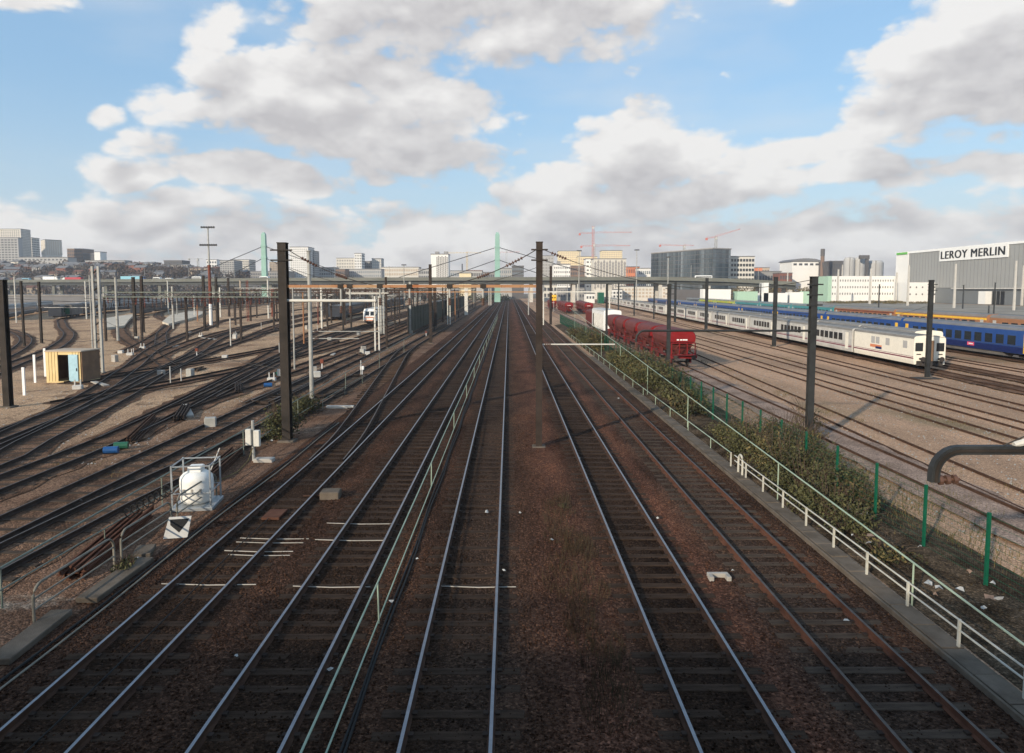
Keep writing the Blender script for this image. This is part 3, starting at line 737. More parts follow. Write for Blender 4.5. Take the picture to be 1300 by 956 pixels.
# arrow sign board
root = thing('marker_board', 'small tilted white board with a dark downward triangle', 'sign', (-10.35, 20.9, 0), radians(12))
b = MB(); P = lambda x, z, d=0: (x, (z-.2)*.45-d, z)
b.add([P(-.42, .03), P(.28, .03), P(.36, .62), P(-.30, .62)]+[(x, y+.03, z) for x, y, z in (P(-.42, .03), P(.28, .03), P(.36, .62), P(-.30, .62))], [(0, 1, 2, 3), (7, 6, 5, 4), (0, 4, 5, 1), (1, 5, 6, 2), (2, 6, 7, 3), (3, 7, 4, 0)])
b.build('board', 'white_dirty', root)
b = MB(); b.add([P(-.26, .56, .006), P(.30, .56, .006), P(.24, .44, .006), P(.03, .18, .006), P(-.24, .40, .006)], [(4, 3, 2, 1, 0)]); b.build('triangle', 'black', root)
MB().box(-.03, .03, .13, .19, 0, .5).build('prop', 'galv', root)
# relay cabinets on a pole
root = thing('relay_post', 'grey post carrying two small white relay boxes', 'cabinet', (-11.6, 30.6, 0))
MB().tube([(0, 0, 0), (0, 0, 1.85)], .07, 8).build('post', 'mast_grey', root)
for x, z in ((-.17, .75), (.2, .70)): MB().bevbox(x-.13, x+.13, -.16, .05, z, z+.72, .02).build('cabinet_box', 'mast_pale', root)
MB().bevbox(.1, .95, -.35, .1, 0, .16, .02).build('base', 'concrete', root)
tag(MB().tube([(-11.6, 30.5, .6), (-11.55, 29.8, .2), (-11.5, 28.5, .06), (-11.7, 27.4, .05), (-11.9, 26.6, .05)], .02, 6).build('hose', 'leaf_dry'), 'thin tan hose trailing from the relay post to the tank', 'hose')
tag(MB().tube([(-12.4, 27.6, .0), (-12.1, 28.2, 1.15)], .022, 6).build('leaning_stake', 'b_pale'), 'thin pale stake leaning beside the white tank', 'stake')
# rusty rail bundles
def bundle(px, py, L, ang, n, lb, m='rail_rust'):
    g = G(px, py); root = thing('rail_bundle', lb, 'rail bundle', g, ang, 'stacked old rails')
    for i in range(n):
        x = (i % 4)*.17-.3; z = (i//4)*.17
        b = MB(); b.prism([(x+u, z+w) for u, w in PROFILE], random.uniform(-.2, .2), L+random.uniform(-.4, .4)); b.build('rail_length', m, root)
bundle(95, 735, 5.0, radians(9), 8, 'rusty red rail bundle at the lower left below the railings', 'rail_red')
bundle(262, 612, 4.6, radians(7), 8, 'brown rail bundle lying behind the white tank')
bundle(170, 562, 6.5, radians(18), 6, 'brown rail bundle next to the blue and green scraps')
bundle(228, 535, 5.0, radians(20), 8, 'dark rail bundle between two yard tracks, above the other bundles', 'rail_dark')
bundle(305, 500, 5.0, radians(22), 7, 'dark rail bundle with a blue drum at its end', 'rail_dark')
for px, py, c, lb, s in ((140, 577, 'blue_plastic', 'blue plastic scrap beside the yard track', .3), (153, 571, 'green_plastic', 'green plastic scrap beside the blue one', .3), (340, 492, 'blue_plastic', 'blue drum by the dark rail bundle', .3), (357, 477, 'green_plastic', 'green and blue drum beyond the dark rail bundle', .45)):
    tag(MB().tube([V3(-s, 0, .2), V3(s, .15, .2)], .17, 10).build('plastic_drum', c, loc=G(px, py)), lb, 'drum')
# yellow hut
g = G(82, 486); root = thing('yard_hut', 'small yellow ribbed metal hut with a pale blue door standing open', 'hut', g, radians(-3))
Hh = (486-446)/(486-368)*CZ*.99; Wd = 47*g.y/F
b = MB()
def rib(y, x0, x1):
    xs = np.arange(x0, x1+.01, .13)
    for i in range(len(xs)-1): b.box(xs[i], xs[i+1]-.002, y-(.03 if i % 2 else 0), y+.06, .12, Hh)
x0, x1 = -Wd*.5, Wd*.5; d0, d1 = -Wd*.15, Wd*.17
rib(0, x0, d0); rib(0, d1, x1)
b.box(d0, d1, .002, .06, Hh-.25, Hh)
b.build('front_wall', 'shed', root)
MB().box(x0, x0+.06, .06, 2.3, .12, Hh).build('side_wall', 'shed_side', root); MB().box(x1-.06, x1, .06, 2.3, .12, Hh).build('side_wall', 'shed_side', root)
MB().box(x0, x1, 2.3, 2.36, .12, Hh).build('back_wall', 'shed_side', root)
MB().bevbox(x0-.06, x1+.06, -.08, 2.45, Hh, Hh+.1, .02).build('roof', 'b_tan', root)
MB().box(x0, x1, .0, 2.3, .0, .12).build('base_frame', 'shed', root)
dr = MB().box(d1-.04, d1+Wd*.24, -.10, -.05, .14, Hh-.22).build('door', 'shed_door', root)
MB().box(d1+Wd*.2, d1+Wd*.22, -.14, -.1, 1.0, 1.25).build('handle', 'black', dr)
for i, (px, py) in enumerate(((31, 502), (45, 486), (58, 478))):
    t = G(px, py); h = t.y*36/F
    tag(MB().box(-.09, .09, -.05, .05, 0, h).build('white_post', 'white', loc=t), ['white post nearest the bottom of the short row beside the yellow hut', 'middle white post of the short row beside the yellow hut', 'white post touching the yellow hut wall'][i], 'post', 'white posts by the yellow hut')
# U-shaped concrete block and litter
root = thing('concrete_block', 'pale U-shaped concrete block between the two right hand tracks', 'block', G(915, 740))
MB().bevbox(-.28, .28, .22, .34, 0, .16, .01).add([], []).build('back', 'concrete', root)
for s in (-1, 1): MB().bevbox(s*.23-.06, s*.23+.06, 0, .22, 0, .16, .01).build('arm', 'concrete', root)
lit = [(175, 714), (103, 640), (420, 857), (497, 770), (930, 730), (1075, 795), (1045, 604), (785, 508), (835, 662), (660, 655), (618, 654), (530, 715), (700, 690), (1255, 776), (1085, 660), (300, 840), (640, 730), (345, 562), (735, 585)]
for i, (px, py) in enumerate(lit):
    b = MB(); r = random.uniform(.05, .13); vs = [(r*random.uniform(.5, 1)*cos(a), r*random.uniform(.5, 1)*sin(a), random.uniform(0, .08)+.06) for a in np.linspace(0, 2*pi, 7)[:-1]]+[(0, 0, .14)]
    b.add(vs, [(j, (j+1) % 6, 6) for j in range(6)])
    g = G(px, py); tag(b.build('litter_scrap', 'litter', loc=(g.x, g.y, .03)), 'small crumpled white scrap lying on the ballast', 'litter', 'white scraps of litter')
# pale rods across the tracks
for i, (px0, px1, py, lb) in enumerate([(305, 392, 683, 'upper of the closely set white rods across the leftmost main track'), (300, 385, 688, 'second white rod across the leftmost main track'), (285, 372, 699, 'third white rod across the leftmost main track'), (290, 368, 704, 'lowest of the four white rods across the leftmost main track'), (205, 325, 741, 'long white rod across two main tracks near the bottom left'), (415, 500, 664, 'white rod crossing the track left of the green handrail, upper'), (400, 490, 685, 'white rod crossing the track left of the green handrail, lower'), (372, 470, 744, 'bent white rod across the track left of the green handrail'), (560, 655, 744, 'white rod across the track right of the green handrail')]):
    a, c = G(px0, py, .06), G(px1, py+1, .06)
    tag(MB().tube([a, (a+c)/2+V3(0, -.05, -.005), c], .014, 6).build('cross_rod', 'concrete'), lb, 'rod', 'pale rods laid across the tracks')
for i, (px, py, w) in enumerate(((560, 515, 0), )): pass
tag(MB().bevbox(-.9, .9, -.15, .15, 0, .16, .02).build('concrete_beam', 'concrete_pale', loc=G(432, 518)), 'short white concrete beam lying left of the turnout', 'beam')
# switch motor and timber by the turnout
root = thing('point_motor', 'grey box point motor beside the turnout rails', 'point motor', G(420, 633), radians(3))
MB().bevbox(-.35, .35, -.3, .3, 0, .32, .03).build('housing', 'concrete_dark', root); MB().tube([(-.35, 0, .12), (-1.0, 0, .12)], .03, 6).build('drive_rod', 'rail_rust', root)
tag(MB().bevbox(-.3, .3, 0, .9, 0, .08, .01).build('steel_plate', 'rail_red', loc=G(343, 660, .05)), 'rusty steel plate lying between the rails of the leftmost main track', 'plate')

# ------------------------------------------------------------------ green mesh fence
fx = 11.95
root = thing('mesh_fence', 'green welded mesh fence with posts behind the bramble bank', 'fence', (fx, 12, 0))
ys = list(np.arange(0, 150, 2.5)); pp = None
for y in ys:
    off = .32*max(0, (26-(y+12))/9.)
    if pp is None: pp = MB().box(-.036, .036, -.036, .036, 0, 2.08).build('post', 'fence_green', root, loc=(off, y, 0))
    else: again(pp, root, (off, y, 0))
wires = MB()
for k in range(len(ys)-1):
    b = MB(); o0 = .32*max(0, (26-(ys[k]+12))/9.); o1 = .32*max(0, (26-(ys[k+1]+12))/9.)
    for j in range(1, 30 if ys[k] < 60 else 20):
        t = j/(30 if ys[k] < 60 else 20); x = o0+(o1-o0)*t; y = ys[k]+2.5*t; r = .0045
        b.add([(x-r, y-r, .05), (x+r, y+r, .05), (x+r, y+r, 2.0), (x-r, y-r, 2.0)], [(0, 1, 2, 3)])
    for z in np.arange(.1, 2.01, .19):
        b.add([(o0, ys[k], z-.005), (o1, ys[k+1], z-.005), (o1, ys[k+1], z+.005), (o0, ys[k], z+.005)], [(0, 1, 2, 3)])
    b.build('mesh_panel', 'fence_green', root)

# ------------------------------------------------------------------ shrubs
def bush(label, x, y, r, h, n, size, m='leaf', name='bramble_bush', group='bramble bushes on the bank'):
    root = thing(name, label, 'bush', (x, y, 0), group=group)
    k = 7; cs = [(random.uniform(-.6, .6)*r, random.uniform(-.7, .7)*r*1.2, h*random.uniform(.25, .62)) for _ in range(k)]
    rs = [(r*random.uniform(.4, .7), r*random.uniform(.4, .8), h*random.uniform(.3, .5)) for _ in range(k)]
    v, f = leaf_cloud(cs, rs, n, size); tri_object('foliage', v, f, m, 4, root)
    k2 = random.choice(['leaf_dry', 'leaf_olive', 'leaf_olive']); v, f = leaf_cloud([(a*1.05, b*1.05, c*1.15) for a, b, c in cs[:5]], [(a*1.1, b*1.1, c*1.15) for a, b, c in rs[:5]], n//3, size*1.2); tri_object('foliage', v, f, k2, 4, root)
    b = MB()
    for i in range(30):
        a = random.uniform(0, 6.28); l = random.uniform(.5, 1.5); e = r*random.uniform(.4, 1.2)
        b.tube([(0.2*cos(a), .2*sin(a), 0), (e*.6*cos(a), e*.6*sin(a), h*l*.8), (e*cos(a), e*sin(a), h*l)], .014, 4, r1=.004)
    b.build('stem', 'twig', root)
    return root
ORD = ['first', 'second', 'third', 'fourth', 'fifth', 'sixth', 'seventh', 'eighth', 'ninth', 'tenth', 'eleventh', 'twelfth', 'thirteenth', 'fourteenth', 'fifteenth', 'sixteenth', 'seventeenth', 'eighteenth', 'nineteenth', 'twentieth', 'twenty-first', 'twenty-second', 'twenty-third', 'twenty-fourth', 'twenty-fifth', 'twenty-sixth', 'twenty-seventh', 'twenty-eighth', 'twenty-ninth', 'thirtieth', 'thirty-first', 'thirty-second', 'thirty-third', 'thirty-fourth', 'thirty-fifth', 'thirty-sixth']
bl = [(10.95, 19.2, .8, .45), (10.85, 21.2, 1.0, .8), (10.95, 22.8, 1.15, 1.1), (12.2, 23.4, 1.0, 1.0), (11.0, 24.6, 1.3, 1.5), (12.3, 25.4, 1.1, 1.3), (11.1, 26.6, 1.35, 1.7), (12.5, 27.4, 1.2, 1.5), (11.2, 28.6, 1.35, 1.75), (12.6, 29.6, 1.2, 1.6),
      (11.2, 30.8, 1.3, 1.6), (12.9, 31.4, 1.1, 1.5), (11.5, 33.0, 1.2, 1.4), (13.4, 33.0, 1.2, 1.5), (11.4, 35.4, 1.0, 1.0), (11.2, 41.5, 1.3, 1.2), (11.4, 45, 1.5, 1.7), (11.5, 48.5, 1.6, 2.1), (11.6, 52, 1.7, 2.3), (11.5, 55.5, 1.7, 2.4),
      (11.5, 59, 1.7, 2.4), (11.4, 63, 1.6, 2.2), (11.3, 68, 1.5, 1.8), (11.2, 74, 1.3, 1.4), (11.2, 86, 1.6, 2.2), (11.0, 92, 1.6, 2.4), (11.0, 98, 1.5, 2.2), (11, 108, 1.6, 1.8)]
for i, (x, y, r, h) in enumerate(bl):
    bush('dark green bramble bush on the bank, %s along the fence from the bridge' % ORD[i], x, y, r, h, int(1150*r*max(.6, h)) if y < 40 else int(560*r*h), .045 if y < 40 else .085, 'leaf' if i % 3 else 'leaf_dark')
bush('dark scrubby bush round the foot of the tall dark mast on the left', -11.9, 35.6, 1.3, 1.9, 2200, .06, 'leaf_dark', 'scrub_bush', 'scrub round the left masts')
bush('scrubby bush at the foot of the pale pole on the left', -12.8, 42, 1.2, 1.3, 1500, .06, 'leaf_dark', 'scrub_bush', 'scrub round the left masts')
bush('dry yellowish shrub right of the slate mast beyond the fence', 15.6, 35.5, 1.2, 1.6, 420, .05, 'leaf_dry', 'dry_shrub', 'dry shrubs beyond the fence')
bush('sparse twiggy shrub at the foot of the slate mast beyond the fence', 14.6, 32.6, 1.1, 1.3, 520, .05, 'leaf', 'dry_shrub', 'dry shrubs beyond the fence')
bush('small green tuft bush by the foot of the hooped guard rails', -10.6, 18.4, .35, .35, 300, .04, 'leaf', 'small_bush', None)
bush('small green plant growing between the tracks in front of the central mast', 1.95, 23.6, .22, .22, 160, .04, 'leaf', 'small_plant', None)
def tufts(name, label, spots, m, n, h, w):
    vs = []; 
    for (x, y, r) in spots:
        k = int(n*r*r)
        for _ in range(k):
            a = random.uniform(0, 6.28); q = r*sqrt(random.random()); px, py = x+q*cos(a), y+q*sin(a)*1.6; hh = h*random.uniform(.4, 1.1); b = random.uniform(0, 6.28); l = random.uniform(.05, .5)*hh
            vs += [(px-w*cos(b), py-w*sin(b), 0.0), (px+w*cos(b), py+w*sin(b), 0.0), (px+l*cos(a+1), py+l*sin(a+1), hh)]
    o = tri_object(name, vs, np.arange(len(vs)).reshape(-1, 3), m); return tag(o, label, 'grass', kind='stuff')
tufts('dry_grass', 'dry yellow grass along the edge of the gravel yard', [(14.2, y, random.uniform(.7, 1.3)) for y in np.arange(17, 36, 1.6)]+[(15.4, 26, 1.5), (14.9, 29, 1.6), (16, 24, 1.2), (12.9, 21, 1.0), (12.8, 24, 1.2)]+[(10.4+random.random()*2.6, y, .8) for y in np.arange(36, 120, 3.)], 'leaf_dry', 120, .30, .012)
tufts('dead_weeds', 'dead brown weeds between the tracks at the bottom', [(1.55+random.uniform(-.35, .6), y, random.uniform(.3, .55)) for y in np.arange(12, 25, .55)], 'weed', 950, .34, .009)

vs = []
for i in range(2600):
    x = random.uniform(10.0, 13.2); y = 12+random.random()**1.2*26; a = random.uniform(0, 6.28); s = random.uniform(.02, .05); z = .02+max(0, .28*sin(pi*min(1, max(0, (x-9.95)/3.95))))*(.7+.6*nz(x, y, .5))+random.uniform(.0, .05)
    vs += [(x-s*cos(a), y-s*sin(a), z), (x+s*.5*sin(a), y-s*.5*cos(a), z+random.uniform(-.02, .03)), (x+s*cos(a), y+s*sin(a), z), (x-s*.5*sin(a), y+s*.5*cos(a), z+random.uniform(-.02, .03))]
tag(tri_object('leaf_litter', vs, np.arange(len(vs)).reshape(-1, 4), 'weed', 4), 'dead leaves strewn over the bank under the bramble bushes', 'leaf litter', kind='stuff')
for i in range(26):
    x = random.uniform(10.2, 12.4); y = random.uniform(14.5, 27); r = random.uniform(.06, .16); b = MB()
    b.add([(r*random.uniform(.5, 1)*cos(a), r*random.uniform(.5, 1)*sin(a), random.uniform(0, .1)+.1) for a in np.linspace(0, 2*pi, 7)[:-1]]+[(0, 0, .2)], [(j, (j+1) % 6, 6) for j in range(6)])
    tag(b.build('litter_scrap', random.choice(['litter', 'concrete', 'b_brown']), loc=(x, y, .2)), 'crumpled scrap of rubbish lying on the shrub bank', 'litter', 'scraps of rubbish on the bank')
cb = MB()
for k, (x, r) in enumerate(((-9.95, .03), (-9.8, .022), (-8.05, .016))):
    o = MB().tube([V3(x+.05*sin(y*.45+k), y, .1) for y in np.arange(3, 40 if k < 2 else 24, 1.2)], r, 6).build('trackside_cable', ['black', 'rail_brown', 'black'][k])
    tag(o, ['thick black cable lying left of the leftmost main track', 'thin grey brown cable beside the thick black one on the left', 'thin black cable lying along the middle of the leftmost main track'][k], 'cable')

# ------------------------------------------------------------------ catenary masts
def ibeam(b, w, d, h0, h1, x=0, y=0, t=None, mi=0):
    t = t or w*.12; pr = [(-w/2, -d/2), (w/2, -d/2), (w/2, -d/2+t), (t/2, -d/2+t), (t/2, d/2-t), (w/2, d/2-t), (w/2, d/2), (-w/2, d/2), (-w/2, d/2-t), (-t/2, d/2-t), (-t/2, -d/2+t), (-w/2, -d/2+t)]
    n = len(pr); b.add([(x+u, y+v, h0) for u, v in pr]+[(x+u, y+v, h1) for u, v in pr], [(i, (i+1) % n, n+(i+1) % n, n+i) for i in range(n)]+[tuple(range(n-1, -1, -1)), tuple(range(n, 2*n))], mi)
    return b
def insulator(b, p, q, r=.07, n=5):
    p = Vector(p); q = Vector(q)
    b.tube([p, q], r*.35, 6)
    for i in range(n):
        c = p+(q-p)*((i+.7)/(n+.4)); d = (q-p).normalized()*.03; b.tube([c-d, c, c+d], r, 8)
    return b
def bar(root, side, z, L, m):
    a = MB().tube([(0, 0, z), (side*L, 0, z)], .034, 6).build('cantilever_arm', m, root)
    insulator(MB(), (side*.25, 0, z), (side*.6, 0, z), .06, 3).build('insulator', 'insulator', a)
def arm(root, side, z, L, m, drop=.55):
    """horizontal cantilever tube with a rounded, turned down end and an insulated clamp"""
    pts = [(0, 0, z), (side*(L-.45), 0, z)]+[(side*(L-.45+.4*sin(a)), 0, z-.4+.4*cos(a)) for a in np.linspace(.35, pi/2, 4)]+[(side*(L-.05), 0, z-drop)]
    a = MB().tube(pts, .055, 8).build('cantilever_arm', m, root)
    insulator(MB(), (side*(L-.05), 0, z-drop), (side*(L-.05), 0, z-drop-.35), .07, 3).build('insulator', 'insulator', a)
    return a
def stay(root, side, z0, z1, L):
    s = MB().tube([(0, 0, z0), (side*L, 0, z1)], .02, 5).build('stay_wire', 'wire', root)
    insulator(MB(), (side*L*.12, 0, z0+(z1-z0)*.12), (side*L*.3, 0, z0+(z1-z0)*.3), .06, 4).build('insulator', 'insulator', s)
def mast(label, px, ytop, ybase, wpx, style='I', m='mast_dark', name='catenary_mast', arms=(), brk=0, group='catenary masts', base=True, at=None):
    g = at or G(px, ybase); h = H(px, ytop, g.y).z; w = max(.12, wpx*g.y/F)
    root = thing(name, label, 'mast', g, 0, group)
    if style == 'I': ibeam(MB(), w, w*1.05, 0, h).build('post', m, root)
    elif style == 'R': MB().tube([(0, 0, 0), (0, 0, h)], w/2, 10, r1=w*.4).build('post', m, root)
    elif style == 'L':
        for s in (-1, 1): MB().box(s*w/2-w*.17, s*w/2+w*.17, -w*.22, w*.22, 0, h).build('channel', m, root)
        zz = np.arange(.5, h-.3, max(.8, w*1.3)); b = MB()
        for i, z in enumerate(zz): b.beam((-w*.34, 0, z), (w*.34, 0, z+(w*.6 if i % 2 else -w*.1)), w*.24, w*.16)
        b.build('lacing', 'mast_dark', root)
    if base and g.y < 140: MB().bevbox(-w*.75-.1, w*.75+.1, -w*.75-.1, w*.75+.1, -.05, .09, .03).build('footing', 'concrete_dark', root)
    if style != 'L': MB().box(-w*.56, w*.56, -w*.58, w*.58, h, h+.04).build('cap', m, root)
    for (s, z, L, mm) in arms: (arm if mm == 'mast_slate' else bar)(root, s, z, L, mm)
    if brk:
        for k in range(brk):
            z = h-.35-.5*k; MB().beam((-w*1.3, -w*.6, z), (w*1.3, -w*.6, z), .07).build('bracket', m, root)
    return root, g, h
M1, g1, h1 = mast('tall dark square mast on the left, carrying one end of the rusty beam', 365, 309, 560, 10.5, 'I', 'mast_dark', brk=2)
M2, g2, h2 = mast('pale grey round pole standing just right of the tall dark left mast', 396, 319, 508, 5.5, 'R', 'mast_grey', arms=[(1, 4.85, 4.9, 'mast_grey'), (1, 4.35, 3.4, 'mast_grey')])
M3, g3, h3 = mast('tall dark mast in the middle of the picture between the main tracks', 684, 308, 568, 8, 'I', 'mast_brown', brk=2, arms=[(1, 5.1, 3.7, 'mast_pale')])
gM4 = V3(14.9, 33.4, 0)
M4, g4, h4 = mast('slate grey mast rising from the brambles on the right with a long bent arm', 1034, 352, 560, 7.6, 'I', 'mast_slate', arms=[(-1, 5.75, 8.7, 'mast_slate')], brk=3, at=gM4)
M5, g5, h5 = mast('slate grey mast standing in front of the nearest red hopper wagon', 849, 361, 480, 4.2, 'I', 'mast_slate', brk=2, at=V3(14.2, 60.5, 0))
mast('thin dark mast beside the white boxed wagon behind the hopper wagons', 770, 361, 436, 2.6, 'I', 'mast_slate', at=V3(13.9, 97, 0))
mast('dark mast on a flat dark footing in the open gravel right of the white trains', 1177, 356, 480, 4.6, 'I', 'mast_slate', brk=2)
MB().bevbox(-1.3, .9, -.9, .5, 0, .05, .02).build('base_plate', 'under', [o for o in COL.objects if o.get('label', '').startswith('dark mast on a flat dark')][0])
mast('dark mast against the white train, right of the slate mast in the brambles', 1003, 352, 442, 4, 'I', 'mast_slate', at=V3(36.3, 93, 0))
mast('dark mast against the white train under the dark glass building', 918, 353, 419, 3.2, 'I', 'mast_slate', at=V3(38.8, 134, 0))
mast('thin dark mast against the white train left of the glass building corner', 867, 357, 411, 2.4, 'I', 'mast_slate', at=V3(40.2, 165, 0))
for px, yb, lb in ((830, 405, 'thin dark mast in front of the glass building, nearer its left end'), (805, 401, 'thin dark mast below the orange red building'), (785, 398, 'thin dark mast below the patterned office block')):
    mast(lb, px, 359, yb, 1.5, 'I', 'mast_slate')
# the arm in the right foreground belongs to a mast outside the picture
fg = thing('catenary_mast', 'near dark bracket arm with a bent end reaching in at the right edge', 'mast', (14.2, 11.6, 0), 0, 'catenary masts')
ibeam(MB(), .3, .32, 0, 8.2).build('post', 'mast_slate', fg)
r = .42; z = H(1250, 571, 11.6).z; xe = H(1186, 590, 11.6).x-14.2
ap = [(0, z), (xe+r, z)]+[(xe+r-r*sin(a), z-r+r*cos(a)) for a in np.linspace(.25, pi/2, 6)]+[(xe, z-r-.14)]
a_ = MB()
for i in range(len(ap)-1): pass
def strip(b, pts, w, h):
    vs = []
    for i, (x, zz) in enumerate(pts):
        x0, z0 = pts[max(0, i-1)]; x1, z1 = pts[min(len(pts)-1, i+1)]; t = Vector((x1-x0, z1-z0)).normalized(); nx, nz_ = -t.y, t.x
        vs += [(x-nx*h/2, -w/2, zz-nz_*h/2), (x-nx*h/2, w/2, zz-nz_*h/2), (x+nx*h/2, w/2, zz+nz_*h/2), (x+nx*h/2, -w/2, zz+nz_*h/2)]
    n = len(pts); b.add(vs, [(i*4+j, i*4+(j+1) % 4, i*4+4+(j+1) % 4, i*4+4+j) for i in range(n-1) for j in range(4)]+[(0, 1, 2, 3), (n*4-1, n*4-2, n*4-3, n*4-4)])
    return b
strip(a_, ap, .13, .15); arm_o = a_.build('cantilever_arm', 'mast_slate', fg)
for yy in (-.075, ): strip(MB(), [(x, zz) for x, zz in ap], .02, .05).build('rib', 'mast_dark', arm_o, loc=(0, -.08, 0))
b = MB(); insulator(b, (xe+.03, 0, z-r-.12), (xe+.42, -.05, z-r-.08), .085, 3); b.build('insulator', 'insulator', arm_o)
MB().tube([(xe+1.35, -.02, z+.09), (xe+1.75, -.02, z+.2)], .05, 8, r1=.075).build('fitting', 'mast_pale', arm_o)
MB().tube([(0, 0, 7.6), (xe+1.2, 0, z+.08)], .012, 5).build('stay_wire', 'wire', fg)

# portal beam between the two tall dark masts with its droppers
zb = H(500, 363.5, g1.y).z
pt = thing('portal_beam', 'long rusty orange beam spanning from the left dark mast to the central mast', 'beam', (g1.x, g1.y, zb))
W = g3.x-g1.x; dy = g3.y-g1.y
b = MB(); nseg = 14
for i in range(nseg):
    t0, t1 = i/nseg, (i+1)/nseg; b.beam((W*t0+.01, dy*t0, .0), (W*t1, dy*t1, 0), .16, .14)
b.build('beam', 'rust_beam', pt)
MB().beam((W*.48, dy*.48, -.28), (W, dy, -.28), .06, .05).build('lower_chord', 'rust_beam', pt)
MB().tube([(0, 0, -.72), (W*.37, dy*.37, -.72)], .075, 8).build('feeder_pipe', 'mast_pale', pt)
MB().tube([(W*.25, dy*.25, -.34), (W*.42, dy*.42, -.34)], .03, 6).build('feeder_pipe', 'mast_pale', pt)
for px in (432, 444, 483, 521, 572, 614):
    t = (H(px, 363, 34.2).x-g1.x)/W; L = .9 if px < 450 else .5
    MB().box(W*t-.14, W*t+.14, dy*t-.12, dy*t+.12, -.1, .1).build('clamp', 'mast_dark', pt)
    dr = MB().tube([(W*t, dy*t, -.07), (W*t, dy*t, -.07-L)], .05, 8).build('dropper', 'mast_grey', pt)
    insulator(MB(), (W*t, dy*t, -.07-L), (W*t, dy*t, -.45-L), .08, 4).build('insulator', 'insulator', dr)
def wire(label, pts, r=.014, sag=0, n=14, name='overhead_wire', m='wire', ins=(), group='overhead wires'):
    a, b_ = Vector(pts[0]), Vector(pts[-1]); root = thing(name, label, 'wire', a, 0, group)
    P = []
    if len(pts) == 2:
        for i in range(n+1): t = i/n; P.append((b_-a)*t+Vector((0, 0, -4*sag*t*(1-t))))
    else: P = [Vector(p)-a for p in pts]
    MB().tube(P, r, 5).build('wire_strand', m, root)
    for t0, t1 in ins:
        def q(t): i = t*(len(P)-1); k = min(len(P)-2, int(i)); return P[k]+(P[k+1]-P[k])*(i-k)
        insulator(MB(), q(t0), q(t1), .075, 6).build('insulator', 'insulator', root)
    return root
t1 = g1+V3(.15, 0, h1-.25); t3 = g3+V3(0, 0, h3-.25)
wire('sagging cable with insulators slung from the left dark mast top to the central mast top', [t1, t3], .022, 2.0, 24, ins=((.06, .13), (.2, .25), (.76, .81), (.87, .94)))
wire('sagging cable slung from the central mast top towards the slate mast on the right', [t3, g4+V3(0, 0, h4-.1)], .016, 1.1, 16, ins=((.04, .1),))
wire('thin second cable under the sagging one between the two tall masts', [t1-V3(0, 0, .9), t3-V3(0, 0, .9)], .012, 1.2, 20)
wire('thin cable running from the slate mast in the brambles out across the sidings', [g4+V3(0, 0, 6.3), V3(37, 60, 6.4)], .012, .4)
wire('thin cable joining the two slate masts beside the green fence', [g5+V3(0, 0, 6.6), g4+V3(0, 0, 6.6)], .012, .3)
for i, (x, lb) in enumerate(((45.6, 'thin contact wire over the siding between white trains and blue coaches'), (31.6, 'thin contact wire over the open gravel siding'), (20.5, 'thin contact wire over the siding next to the hopper wagons'))):
    wire(lb, [V3(x+.05*14, 14, 5.3), V3(x+.05*300, 300, 5.6)], .01)

